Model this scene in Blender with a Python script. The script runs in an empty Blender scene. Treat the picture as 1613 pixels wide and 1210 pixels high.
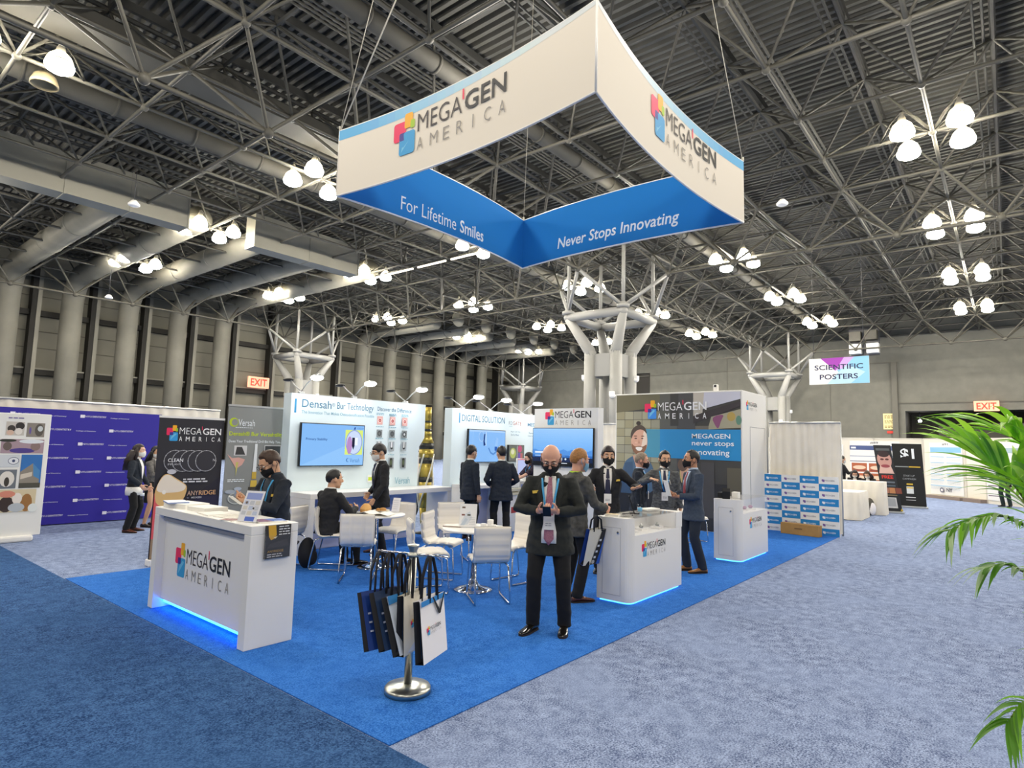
import bpy, bmesh, math, random
from mathutils import Vector, Matrix, Euler
from mathutils.bvhtree import BVHTree
random.seed(7)
R = math.radians
PI = math.pi
SC = bpy.context.scene
COL = SC.collection
# ------------------------------------------------------------------ camera
# World: X runs along the right edge of the booth carpet, Y along its left edge, origin at the near carpet corner.
cd = bpy.data.cameras.new('camera')
cd.sensor_fit = 'HORIZONTAL'
cd.sensor_width = 36.0
cd.lens = 955.288 / 1613.0 * 36.0
cd.clip_start = 0.05
cd.clip_end = 300
cam = bpy.data.objects.new('camera', cd)
COL.objects.link(cam)
_p, _r, _y = 9.96858376e-02, 2.65781128e-02, 8.84481053e-01
_fwd = Vector((math.sin(_y) * math.cos(_p), math.cos(_y) * math.cos(_p), math.sin(_p)))
_rt0 = Vector((math.cos(_y), -math.sin(_y), 0))
_up0 = _rt0.cross(_fwd)
_up = _up0 * math.cos(_r) - _rt0 * math.sin(_r)
_rt = _fwd.cross(_up)
cam.matrix_world = Matrix(((_rt.x, _up.x, -_fwd.x, -2.473), (_rt.y, _up.y, -_fwd.y, -2.880), (_rt.z, _up.z, -_fwd.z, 1.773), (0, 0, 0, 1)))
SC.camera = cam
# ------------------------------------------------------------------ world, exposure
w = bpy.data.worlds.new('hall_world')
SC.world = w
w.use_nodes = True
w.node_tree.nodes['Background'].inputs[0].default_value = (0.9, 0.95, 1.0, 1)
w.node_tree.nodes['Background'].inputs[1].default_value = 0.0
SC.view_settings.view_transform = 'Standard'
SC.view_settings.look = 'None'
SC.view_settings.exposure = 1.48
SC.view_settings.gamma = 1.0
SC.view_settings.use_curve_mapping = False
SC.cycles.max_bounces = 7
SC.cycles.diffuse_bounces = 4
SC.cycles.glossy_bounces = 3
SC.cycles.transmission_bounces = 5
SC.cycles.transparent_max_bounces = 8
SC.cycles.sample_clamp_indirect = 6
SC.cycles.caustics_reflective = False
SC.cycles.caustics_refractive = False
LAMP_E = 60.0          # radiance of a high-bay lamp bowl
# hall lamps of the bays behind and beside the camera (out of frame)
def hall_light(x, y, z, power):
    l = bpy.data.lights.new('hall_lamp', 'POINT')
    l.energy = power
    l.color = (1.0, 0.93, 0.82)
    l.shadow_soft_size = 0.6
    o = bpy.data.objects.new('hall_lamp', l)
    o.location = (x, y, z)
    COL.objects.link(o)
# M-level grid of the roof frame: x = 3.805 + 3.05 i, y = 1.56 + 3.05 j ; lamp clusters every third node
GX = [0.75 + 9.15 * i for i in range(-2, 6)]
GY = [-1.49 + 9.15 * j for j in range(-2, 5)]
SEEN = {(19.05, -1.49), (28.2, -1.49), (37.35, -1.49), (46.5, -1.49), (19.05, 7.66), (28.2, 7.66), (37.35, 7.66), (46.5, 7.66),
        (9.9, 16.81), (19.05, 16.81), (28.2, 16.81), (37.35, 16.81), (46.5, 16.81), (9.9, 25.96), (19.05, 25.96), (28.2, 25.96),
        (37.35, 25.96), (46.5, 25.96), (9.9, 35.11), (19.05, 35.11), (28.2, 35.11), (37.35, 35.11), (46.5, 35.11), (0.75, 16.81)}
def seen(x, y):
    return any(abs(x - a) < .1 and abs(y - b) < .1 for a, b in SEEN)
for _x in GX:
    for _y2 in GY:
        if not seen(_x, _y2):
            hall_light(_x, _y2, 11.0, 300)

# ------------------------------------------------------------------ materials
def lin(c):
    return c / 12.92 if c <= 0.04045 else ((c + 0.055) / 1.055) ** 2.4
def S(h):
    h = h.lstrip('#')
    return tuple(lin(int(h[i:i + 2], 16) / 255) for i in (0, 2, 4))
MATS = {}
def mat(name, col, rough=0.6, metal=0.0, emit=0, ecol=None, spec=0.5, var=0, scale=30, bump=0, alpha=1, trans=0, coat=0, stretch=None):
    if name in MATS:
        return MATS[name]
    m = bpy.data.materials.new(name)
    m.use_nodes = True
    nt = m.node_tree
    b = nt.nodes['Principled BSDF']
    c = S(col) if isinstance(col, str) else col
    b.inputs['Base Color'].default_value = (*c, 1)
    b.inputs['Roughness'].default_value = rough
    b.inputs['Metallic'].default_value = metal
    b.inputs['Specular IOR Level'].default_value = spec
    b.inputs['Alpha'].default_value = alpha
    b.inputs['Transmission Weight'].default_value = trans
    b.inputs['Coat Weight'].default_value = coat
    if emit:
        e = S(ecol) if isinstance(ecol, str) else (ecol or c)
        b.inputs['Emission Color'].default_value = (*e, 1)
        b.inputs['Emission Strength'].default_value = emit
    if var or bump:
        tc = nt.nodes.new('ShaderNodeTexCoord')
        n = nt.nodes.new('ShaderNodeTexNoise')
        n.inputs['Scale'].default_value = scale
        n.inputs['Detail'].default_value = 4
        src = tc.outputs['Object']
        if stretch:
            mp = nt.nodes.new('ShaderNodeMapping')
            mp.inputs['Scale'].default_value = stretch
            nt.links.new(src, mp.inputs['Vector'])
            src = mp.outputs['Vector']
        nt.links.new(src, n.inputs['Vector'])
        if var:
            r = nt.nodes.new('ShaderNodeValToRGB')
            r.color_ramp.elements[0].position = 0.32
            r.color_ramp.elements[1].position = 0.68
            r.color_ramp.elements[0].color = (*[max(0, x * (1 - var)) for x in c], 1)
            r.color_ramp.elements[1].color = (*[min(1, x * (1 + var)) for x in c], 1)
            nt.links.new(n.outputs['Fac'], r.inputs['Fac'])
            nt.links.new(r.outputs['Color'], b.inputs['Base Color'])
        if bump:
            bp = nt.nodes.new('ShaderNodeBump')
            bp.inputs['Strength'].default_value = bump
            bp.inputs['Distance'].default_value = 0.01
            nt.links.new(n.outputs['Fac'], bp.inputs['Height'])
            nt.links.new(bp.outputs['Normal'], b.inputs['Normal'])
    MATS[name] = m
    return m
def carpet_mat(name, c1, c2, c3, seam=None):
    """loop-pile carpet: fine speckle between two yarn colours, broad worn patches towards a third"""
    m = bpy.data.materials.new(name)
    m.use_nodes = True
    nt = m.node_tree
    b = nt.nodes['Principled BSDF']
    b.inputs['Roughness'].default_value = 1
    b.inputs['Specular IOR Level'].default_value = 0.1
    tc = nt.nodes.new('ShaderNodeTexCoord')
    def noise(scale, detail, rough=.6):
        n = nt.nodes.new('ShaderNodeTexNoise')
        n.inputs['Scale'].default_value = scale
        n.inputs['Detail'].default_value = detail
        n.inputs['Roughness'].default_value = rough
        nt.links.new(tc.outputs['Object'], n.inputs['Vector'])
        return n
    fine, mid, broad = noise(85, 3, .7), noise(9, 5, .7), noise(.9, 4)
    add = nt.nodes.new('ShaderNodeMath'); add.operation = 'MULTIPLY_ADD'
    add.inputs[1].default_value = .3
    nt.links.new(mid.outputs['Fac'], add.inputs[0]); 
    sc = nt.nodes.new('ShaderNodeMath'); sc.operation = 'MULTIPLY'; sc.inputs[1].default_value = .7
    nt.links.new(fine.outputs['Fac'], sc.inputs[0]); nt.links.new(sc.outputs[0], add.inputs[2])
    r = nt.nodes.new('ShaderNodeValToRGB')
    r.color_ramp.elements[0].position = .42; r.color_ramp.elements[1].position = .58
    r.color_ramp.elements[0].color = (*S(c1), 1); r.color_ramp.elements[1].color = (*S(c2), 1)
    nt.links.new(add.outputs[0], r.inputs['Fac'])
    mx = nt.nodes.new('ShaderNodeMix'); mx.data_type = 'RGBA'
    r2 = nt.nodes.new('ShaderNodeValToRGB')
    r2.color_ramp.elements[0].position = .42; r2.color_ramp.elements[1].position = .7
    r2.color_ramp.elements[0].color = (0, 0, 0, 1); r2.color_ramp.elements[1].color = (.6, .6, .6, 1)
    nt.links.new(broad.outputs['Fac'], r2.inputs['Fac'])
    nt.links.new(r2.outputs['Color'], mx.inputs['Factor'])
    nt.links.new(r.outputs['Color'], mx.inputs['A'])
    mx.inputs['B'].default_value = (*S(c3), 1)
    nt.links.new(mx.outputs['Result'], b.inputs['Base Color'])
    bp = nt.nodes.new('ShaderNodeBump'); bp.inputs['Strength'].default_value = .5; bp.inputs['Distance'].default_value = .01
    nt.links.new(fine.outputs['Fac'], bp.inputs['Height']); nt.links.new(bp.outputs['Normal'], b.inputs['Normal'])
    MATS[name] = m
    return m
def glass_mat(name, tint=(1, 1, 1), fac=.12, rough=.02):
    """thin acrylic / glass sheet: mostly see-through with a mirror-like sheen"""
    m = bpy.data.materials.new(name)
    m.use_nodes = True
    nt = m.node_tree
    nt.nodes.remove(nt.nodes['Principled BSDF'])
    out = nt.nodes['Material Output']
    t = nt.nodes.new('ShaderNodeBsdfTransparent'); t.inputs[0].default_value = (*tint, 1)
    g = nt.nodes.new('ShaderNodeBsdfGlossy'); g.inputs['Roughness'].default_value = rough
    mx = nt.nodes.new('ShaderNodeMixShader')
    fr = nt.nodes.new('ShaderNodeLayerWeight'); fr.inputs[0].default_value = .5
    pw_ = nt.nodes.new('ShaderNodeMath'); pw_.operation = 'POWER'; pw_.inputs[1].default_value = 4
    ad = nt.nodes.new('ShaderNodeMath'); ad.operation = 'MULTIPLY_ADD'; ad.inputs[1].default_value = .5; ad.inputs[2].default_value = fac * .3; ad.use_clamp = True
    nt.links.new(fr.outputs['Facing'], pw_.inputs[0]); nt.links.new(pw_.outputs[0], ad.inputs[0])
    nt.links.new(ad.outputs[0], mx.inputs[0]); nt.links.new(t.outputs[0], mx.inputs[1]); nt.links.new(g.outputs[0], mx.inputs[2])
    nt.links.new(mx.outputs[0], out.inputs[0])
    MATS[name] = m
    return m
white = mat('white_laminate', '#f2f0ec', .35)
white_print = mat('white_print', '#efeeea', .55)
cream_leather = mat('white_leather', '#f3ede2', .42, bump=.05, scale=90)
chrome = mat('chrome', '#d8dade', .08, 1)
steel = mat('brushed_steel', '#b9bab4', .28, 1)
alu = mat('aluminium', '#c4c6c8', .35, .9)
black = mat('black_plastic', '#101114', .4)
dark = mat('dark_grey', '#33343a', .5)
grey = mat('grey_plastic', '#8d9096', .5)
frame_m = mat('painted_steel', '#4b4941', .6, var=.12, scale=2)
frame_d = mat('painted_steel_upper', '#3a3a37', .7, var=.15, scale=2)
column_m = mat('column_paint', '#8f8f8c', .5)
deck_m = mat('roof_deck', '#565550', .75, var=.15, scale=.8)
duct_m = mat('duct_paint', '#7f7c70', .7, var=.12, scale=.7)
plenum_m = mat('plenum_paint', '#8d8a7e', .7, var=.06, scale=.7)
duct_d = mat('spiral_duct_paint', '#4e4c45', .75, var=.12, scale=.7)
wall_m = mat('wall_panel', '#807d70', .8, var=.06, scale=.6)
wall_b = mat('wall_block', '#78776e', .85, var=.08, scale=1.5)
rail_m = mat('wall_rail_dark', '#26241f', .7)
glass = glass_mat('clear_acrylic')
tv_b = mat('tv_bezel', '#15171c', .3)
drape_m = mat('white_drape', '#efe9dc', .8, var=.04, scale=3)
sky_blue = mat('sky_blue_print', '#1d8fd0', .55)
led_blue = mat('led_strip_blue', '#1f8fff', .5, emit=5, ecol=(.02, .28, 1.0))
led_cyan = mat('led_strip_cyan', '#5fd0ff', .5, emit=1.1, ecol=(.08, .45, 1.0))
ink = {}
def ic(h, rough=.55):
    """a printing ink"""
    if h not in ink:
        ink[h] = mat('ink_' + h.lstrip('#'), h, rough)
    return ink[h]
# ------------------------------------------------------------------ mesh helpers
class MB:
    """collects shapes into one mesh, with one or several materials"""
    def __init__(s):
        s.bm = bmesh.new(); s.mats = []; s.mi = 0
    def use(s, m):
        if m not in s.mats: s.mats.append(m)
        s.mi = s.mats.index(m); return s
    def face(s, vs, smooth=False):
        try:
            f = s.bm.faces.new(vs); f.material_index = s.mi; f.smooth = smooth; return f
        except ValueError:
            return None
    def box(s, x0, x1, y0, y1, z0, z1, M=None, bev=0):
        b = bmesh.new()
        bmesh.ops.create_cube(b, size=1, matrix=Matrix.Translation(((x0 + x1) / 2, (y0 + y1) / 2, (z0 + z1) / 2)) @ Matrix.Diagonal((abs(x1 - x0), abs(y1 - y0), abs(z1 - z0), 1)))
        if bev: bmesh.ops.bevel(b, geom=list(b.edges), offset=bev, segments=2, affect='EDGES', profile=.5)
        s.add(b, M); return s
    def add(s, b, M=None, smooth=None):
        mp = {}
        for v in b.verts: mp[v] = s.bm.verts.new(M @ v.co if M else v.co)
        for f in b.faces:
            g = s.face([mp[v] for v in f.verts], f.smooth if smooth is None else smooth)
        b.free(); return s
    def loft(s, rings, closed=True, caps=True, smooth=True):
        vr = [[s.bm.verts.new(p) for p in r] for r in rings]
        n = len(vr[0])
        for a, b in zip(vr, vr[1:]):
            for i in range(n if closed else n - 1):
                s.face([a[i], a[(i + 1) % n], b[(i + 1) % n], b[i]], smooth)
        if caps and closed:
            s.face(vr[0][::-1], smooth); s.face(vr[-1], smooth)
        return s
    def tube(s, pts, rad, n=8, up=None, caps=True, flat=1.0):
        pts = [Vector(p) for p in pts]
        if not isinstance(rad, (list, tuple)): rad = [rad] * len(pts)
        rings = []; prev = None
        for i, p in enumerate(pts):
            t = (pts[min(i + 1, len(pts) - 1)] - pts[max(i - 1, 0)]).normalized()
            if prev is None:
                u = Vector(up) if up else (Vector((0, 0, 1)) if abs(t.z) < .9 else Vector((0, 1, 0)))
            else: u = prev
            u = (u - t * u.dot(t)).normalized(); prev = u
            v = t.cross(u)
            r = rad[i]; ra, rb = r if isinstance(r, (list, tuple)) else (r, r * flat)
            rings.append([p + u * rb * math.sin(2 * PI * k / n) + v * ra * math.cos(2 * PI * k / n) for k in range(n)])
        # orient outwards
        return s.loft([r[::-1] for r in rings], True, caps)
    def lathe(s, prof, n=24, M=None, axis='z'):
        rings = []
        for r, z in prof:
            rings.append([(M or Matrix()) @ Vector((r * math.cos(2 * PI * k / n), r * math.sin(2 * PI * k / n), z)) for k in range(n)])
        return s.loft(rings)
    def disc(s, c, r, n=24, z=None):
        vs = [s.bm.verts.new(Vector(c) + Vector((r * math.cos(2 * PI * k / n), r * math.sin(2 * PI * k / n), 0))) for k in range(n)]
        s.face(vs); return s
    def ball(s, c, r, n=10, m=6, M=None):
        rings = []
        c = Vector(c); rr = r if isinstance(r, (tuple, list)) else (r, r, r)
        for j in range(m + 1):
            a = -PI / 2 + PI * j / m
            ca = max(math.cos(a), .02)
            ring = [Vector((rr[0] * ca * math.cos(2 * PI * k / n), rr[1] * ca * math.sin(2 * PI * k / n), rr[2] * math.sin(a))) for k in range(n)]
            rings.append([c + (M @ q if M else q) for q in ring])
        return s.loft(rings)
    def prism(s, poly, d0, d1, M=None, smooth=False):
        """2-D outline (x, y) extruded along local z from d0 to d1"""
        M = M or Matrix()
        a = [s.bm.verts.new(M @ Vector((x, y, d0))) for x, y in poly]
        b = [s.bm.verts.new(M @ Vector((x, y, d1))) for x, y in poly]
        n = len(a)
        for i in range(n): s.face([a[i], a[(i + 1) % n], b[(i + 1) % n], b[i]], smooth)
        s.face(a[::-1]); s.face(b); return s
    def quad(s, a, b, c, d, smooth=False):
        s.face([s.bm.verts.new(p) for p in (a, b, c, d)], smooth); return s
    def build(s, name, m=None, parent=None, recalc=True, smooth=None):
        if recalc: bmesh.ops.recalc_face_normals(s.bm, faces=list(s.bm.faces))
        me = bpy.data.meshes.new(name); s.bm.to_mesh(me); s.bm.free()
        for k in (s.mats or [m]): me.materials.append(k)
        o = bpy.data.objects.new(name, me); COL.objects.link(o)
        if parent: o.parent = parent
        if smooth is not None:
            for p in me.polygons: p.use_smooth = smooth
        return o
LABELS = {}
def tag(o, label, cat, group=None):
    if label: o['label'] = label
    if cat: o['category'] = cat
    if group: o['group'] = group
    return o
def struct(o):
    o['kind'] = 'structure'; return o
def thing(name, label, cat, loc=(0, 0, 0), rz=0, group=None):
    o = bpy.data.objects.new(name, None); COL.objects.link(o)
    o.empty_display_size = .2
    o.location = loc; o.rotation_euler = (0, 0, rz)
    return tag(o, label, cat, group)
def dup(root, loc, rz, label=None, group=None):
    r = root.copy(); COL.objects.link(r); r.location = loc; r.rotation_euler = (0, 0, rz)
    if label: r['label'] = label
    if group: r['group'] = group
    for ch in list(root.children):
        c = ch.copy(); COL.objects.link(c); c.parent = r
        for g in list(ch.children):
            d = g.copy(); COL.objects.link(d); d.parent = c
    return r
def heading(v):
    """rotation that turns local +Y towards the ground direction v"""
    return math.atan2(-v[0], v[1])
# ------------------------------------------------------------------ lettering and flat prints
_tc = {}
def glyphs(txt, bold=0.0, spacing=1.0, italic=0.0):
    bold = bold * .62 if bold > .012 else bold
    k = (txt, bold, spacing, italic)
    if k in _tc: return _tc[k]
    c = bpy.data.curves.new('lettering', 'FONT'); c.body = txt; c.size = 1; c.resolution_u = 3
    c.offset = bold; c.space_character = spacing; c.shear = italic; c.fill_mode = 'FRONT'; c.dimensions = '2D'
    o = bpy.data.objects.new('lettering', c); COL.objects.link(o)
    me = bpy.data.meshes.new_from_object(o.evaluated_get(bpy.context.evaluated_depsgraph_get()))
    vs = [(v.co.x, v.co.y) for v in me.vertices]; fs = [tuple(p.vertices) for p in me.polygons]
    bpy.data.objects.remove(o); bpy.data.curves.remove(c); bpy.data.meshes.remove(me)
    xs = [v[0] for v in vs] or [0, 1]; ys = [v[1] for v in vs] or [0, 1]
    _tc[k] = (vs, fs, min(xs), max(xs), min(ys), max(ys))
    return _tc[k]
def rrect(x, y, w, h, r, n=5):
    """rounded rectangle outline, lower-left corner x, y"""
    r = min(r, w / 2, h / 2); pts = []
    for cx, cy, a0 in ((x + w - r, y + r, -90), (x + w - r, y + h - r, 0), (x + r, y + h - r, 90), (x + r, y + r, 180)):
        for k in range(n + 1):
            a = R(a0 + 90 * k / n); pts.append((cx + r * math.cos(a), cy + r * math.sin(a)))
    return pts
def ell(cx, cy, rx, ry, n=24, a0=0, a1=360):
    return [(cx + rx * math.cos(R(a0 + (a1 - a0) * k / n)), cy + ry * math.sin(R(a0 + (a1 - a0) * k / n))) for k in range(n if a1 - a0 == 360 else n + 1)]
class Print:
    """flat artwork on a surface with frame (origin, right, up); fn bends it onto a curved panel"""
    def __init__(s, o, u, v, fn=None):
        s.o, s.u, s.v = Vector(o), Vector(u).normalized(), Vector(v).normalized()
        s.n = s.u.cross(s.v); s.mb = MB(); s.fn = fn; s.k = 0
    def P(s, x, y, d):
        if s.fn: return s.fn(x, y, d)
        return s.o + s.u * x + s.v * y + s.n * d
    def poly(s, pts, m, d=None):
        s.k += 1; d = .0008 + .00025 * s.k if d is None else d
        s.mb.use(m); s.mb.face([s.mb.bm.verts.new(s.P(x, y, d)) for x, y in pts]); return s
    def rect(s, x, y, w, h, m, d=None): return s.poly([(x, y), (x + w, y), (x + w, y + h), (x, y + h)], m, d)
    def text(s, txt, x, y, m, h=None, w=None, bold=0.0, align='l', spacing=1.0, italic=0.0, d=None):
        """x, y lower-left of the ink; h ink height and / or w ink width"""
        vs, fs, x0, x1, y0, y1 = glyphs(txt, bold, spacing, italic)
        if not fs: return s
        sy = h / (y1 - y0) if h else w / (x1 - x0)
        sx = w / (x1 - x0) if w else sy
        W = (x1 - x0) * sx
        ox = x - (W if align == 'r' else W / 2 if align == 'c' else 0)
        s.k += 1; d = .0008 + .00025 * s.k if d is None else d
        s.mb.use(m)
        bv = [s.mb.bm.verts.new(s.P(ox + (a - x0) * sx, y + (b - y0) * sy, d)) for a, b in vs]
        for f in fs: s.mb.face([bv[i] for i in f])
        return s
    def build(s, name, parent=None):
        return s.mb.build(name, None, parent, recalc=False)
def logo(p, x, y, W, darkbg=False, blue='#2f9fd8'):
    """four overlapping rounded tiles, a thin-and-bold name line and a spaced lower line; x, y lower-left, W total width"""
    t1 = ic('#f7f7f7') if darkbg else ic('#2c2224'); t2 = ic('#f7f7f7') if darkbg else ic('#16161a'); t3 = ic('#f0f0f0') if darkbg else ic('#8f8a84')
    q = W
    p.poly(rrect(x, y + .105 * q, .115 * q, .135 * q, .02 * q), ic('#f0245f'))
    p.poly(rrect(x + .10 * q, y + .185 * q, .075 * q, .105 * q, .015 * q), ic('#f7b119'))
    p.poly(rrect(x + .155 * q, y + .175 * q, .04 * q, .06 * q, .012 * q), ic('#a6c928'))
    p.poly(rrect(x + .055 * q, y, .145 * q, .16 * q, .02 * q), ic(blue))
    p.poly([(x + .075 * q, y + .02 * q), (x + .18 * q, y + .13 * q), (x + .15 * q, y + .14 * q), (x + .09 * q, y + .09 * q)], ic('#6fc1e6'))
    p.poly(rrect(x + .055 * q, y + .105 * q, .06 * q, .055 * q, .012 * q), ic('#3a2f8f'))
    p.text('MEGA', x + .225 * q, y + .128 * q, t1, h=.125 * q, w=.40 * q, bold=-.008)
    p.poly([(x + .628 * q, y + .215 * q), (x + .642 * q, y + .215 * q), (x + .640 * q, y + .285 * q), (x + .626 * q, y + .285 * q)], ic('#e8345a'))
    p.text('GEN', x + .65 * q, y + .128 * q, t2, h=.125 * q, w=.35 * q, bold=.022)
    for i, ch in enumerate('AMERICA'):
        wch = {'I': .008, 'M': .07}.get(ch, .055)
        p.text(ch, x + .225 * q + i * .1195 * q + (.02 * q if ch == 'I' else 0), y, t3, h=.085 * q, w=wch * q, bold=.012 if darkbg else -.012)
def words(p, rows, x, y, m, h, gap, w):
    """small copy too fine to read: a row of short dashes per line"""
    for i in range(rows):
        xx = x
        while xx < x + w - h:
            l = random.uniform(2, 5) * h
            p.rect(xx, y - i * gap, min(l, x + w - xx), h, m); xx += l + .8 * h
# ================================================================== the hall
ZD, ZT, ZM, ZL, ZC = 13.75, 13.07, 11.58, 9.97, 8.2
carpet_mat('aisle_grey', '#3d4c72', '#a8b8da', '#8e9fc4')
carpet_mat('aisle_navy', '#1a3764', '#4a70a4', '#3a6092')
carpet_mat('booth_blue', '#1e5cb4', '#4686da', '#3474ce')
fl = MB(); fl.box(-32, 60, -32, 50, -.2, 0)
struct(fl.build('floor', MATS['aisle_grey']))
c = MB(); c.box(-31.5, -.012, -31.5, 44.5, 0, .006)
tag(c.build('aisle_carpet', MATS['aisle_navy']), 'dark navy carpet of the aisle along the left of the bright blue booth floor', 'carpet')
c = MB(); c.box(0, 12.25, 0, 6.1, 0, .009, bev=.003)
tag(c.build('booth_carpet', MATS['booth_blue']), 'bright blue carpet laid under the exhibition booth', 'carpet')
c = MB(); c.tube([(.05, -.005, .012), (.3, -.012, .02), (.42, -.006, .012)], [.004, .012, .004], 6); c.tube([(.62, -.01, .012), (.9, -.016, .022), (1.05, -.006, .012)], [.004, .014, .004], 6)
# walls
def wall(name, x0, x1, y0, y1, m=wall_m, z1=14.2):
    b = MB(); b.box(x0, x1, y0, y1, 0, z1); return struct(b.build(name, m))
wl = wall('wall_left', -32, 60, 46, 46.4)
wall('wall_front', -32.4, -32, -32, 46.4); wall('wall_right', -32, 60, -32.4, -32)
# back wall, built round its two openings (a dark roller-door bay at the right, a small window high up)
b = MB()
for y0, y1, z0, z1 in ((-32, -14, 0, 14.2), (-14, 3.55, 5.35, 14.2), (3.55, 26.2, 0, 14.2), (26.2, 28.6, 0, 7.0), (26.2, 28.6, 9.7, 14.2), (28.6, 46.4, 0, 14.2)):
    b.box(56, 56.4, y0, y1, z0, z1)
struct(b.build('wall_back', wall_b))
b = MB(); b.box(60, 60.3, -16, 5, 0, 6); b.box(56.4, 60.3, 3.55, 3.7, 0, 6); b.box(56.4, 60.3, -14.2, -14, 0, 6); b.box(56.4, 60.3, -14, 3.55, 5.35, 5.6)
struct(b.build('wall_dock', mat('dock_dark', '#3a372f', .8)))
b = MB(); b.box(56.2, 56.3, 26.2, 28.6, 7.0, 9.7)
for y in (26.2, 28.5): b.box(55.95, 56.3, y, y + .1, 7, 9.7)
struct(b.build('window_1', mat('dark_opening', '#2b2823', .6)))
# trims on the back wall: a vertical pilaster by the opening and thin block-course lines
b = MB(); b.box(55.7, 56, 4.0, 4.4, 0, 9.4); b.box(55.9, 56, -14, 4.4, 5.95, 6.05); b.box(55.96, 56, 4.4, 46, 9.35, 9.42)
b.box(55.96, 56, 9, 9.04, 0, 9.4); b.box(55.96, 56, 18, 18.04, 0, 11)
b.box(55.7, 56, 44.6, 45.0, 0, 12)
struct(b.build('trim_1', mat('trim_paint', '#6d6b62', .8)))
# left wall: dark rails, vertical studs with a paler flange, cladding joints
b = MB()
for z in (2.6, 5.45, 9.3):
    b.box(-32, 56, 45.55, 46, z, z + .35)
for k in range(-8, 16):
    x = 7.65 + 3.27 * k
    if 25.5 < x < 30: continue
    b.box(x - .14, x + .14, 45.2, 46, 0, 13)
struct(b.build('trim_2', rail_m))
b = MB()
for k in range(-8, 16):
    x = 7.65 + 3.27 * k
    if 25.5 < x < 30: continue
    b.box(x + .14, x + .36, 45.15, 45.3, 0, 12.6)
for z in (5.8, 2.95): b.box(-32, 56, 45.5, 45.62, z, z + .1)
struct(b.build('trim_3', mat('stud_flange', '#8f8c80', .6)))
b = MB()
for z in (4.1, 7.2, 8.3, 10.6): b.box(-32, 56, 45.97, 46, z, z + .05)
struct(b.build('trim_4', mat('joint_line', '#5a574d', .8)))
# roof deck: deep steel ribs along Y
b = MB(); pr = []
x = -32.0; n = 0
while x < 58:
    pr += [(x, ZD), (x + .12, ZD), (x + .155, ZD + .16), (x + .265, ZD + .16)]; x += .30
a = [b.bm.verts.new((px, -32, z)) for px, z in pr]; c2 = [b.bm.verts.new((px, 46, z)) for px, z in pr]
for i in range(len(pr) - 1): b.face([a[i], a[i + 1], c2[i + 1], c2[i]])
struct(b.build('ceiling', deck_m))
# space frame --------------------------------------------------------------
XS = [3.805 + 3.05 * i for i in range(-6, 18)]
YS = [1.56 + 3.05 * j for j in range(-7, 15)]
CX, CY = [23.63, 51.08, -3.82], [12.24, 39.69]     # girder lines carried by the columns
lo, up_, di, gi, kn = MB(), MB(), MB(), MB(), MB()
def bar(mb, a, c, r, n=6): mb.tube([a, c], r, n, caps=False)
for y in YS: bar(lo, (XS[0], y, ZM), (XS[-1], y, ZM), .058, 8)
for x in XS: bar(lo, (x, YS[0], ZM), (x, YS[-1], ZM), .058, 8)
XT = [x + 1.525 for x in XS[:-1]]; YT = [y + 1.525 for y in YS[:-1]]
for y in YT:
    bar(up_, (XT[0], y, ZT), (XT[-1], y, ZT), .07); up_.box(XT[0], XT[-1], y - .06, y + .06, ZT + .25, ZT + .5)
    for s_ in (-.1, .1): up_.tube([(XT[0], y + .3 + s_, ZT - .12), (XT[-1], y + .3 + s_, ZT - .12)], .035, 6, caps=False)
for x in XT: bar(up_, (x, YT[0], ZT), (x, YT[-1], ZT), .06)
for x in XT:
    for y in YT:
        for sx in (-1, 1):
            for sy in (-1, 1):
                bar(di, (x, y, ZT), (x + sx * 1.525, y + sy * 1.525, ZM), .042)
        bar(up_, (x, y, ZT), (x, y, ZT + .6), .05)
for x in XS:
    for y in YS: kn.ball((x, y, ZM), .13, 8, 5)
def near_col(x, y): return any(abs(x - a) < .1 for a in CX) and any(abs(y - c) < .1 for c in CY)
gl = set()
for yc in CY:
    for x in XT: gl.add((round(x, 3), round(yc, 3), 'x'))
for xc in CX[:2]:
    for y in YT: gl.add((round(xc, 3), round(y, 3), 'y'))
for x, y, ax in gl:
    if near_col(x, y): continue
    for sx in (-1, 1):
        for sy in (-1, 1): bar(gi, (x, y, ZL), (x + sx * 1.525, y + sy * 1.525, ZM), .052)
    kn.ball((x, y, ZL), .16, 8, 5)
    nx, ny = (x + 3.05, y) if ax == 'x' else (x, y + 3.05)
    if not near_col(nx, ny) and nx < XT[-1] + .1 and ny < YT[-1] + .1: bar(gi, (x, y, ZL), (nx, ny, ZL), .065, 8)
fr = thing('ceiling_space_frame', 'grey tubular steel space frame under the ribbed hall roof', 'roof frame', (0, 0, ZM)); struct(fr)
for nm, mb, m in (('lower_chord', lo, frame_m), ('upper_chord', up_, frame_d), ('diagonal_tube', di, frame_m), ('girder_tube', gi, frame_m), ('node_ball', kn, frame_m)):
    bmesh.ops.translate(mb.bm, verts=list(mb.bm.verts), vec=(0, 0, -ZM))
    mb.build(nm, m, fr, smooth=nm != 'upper_chord')['kind'] = 'stuff'
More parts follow.
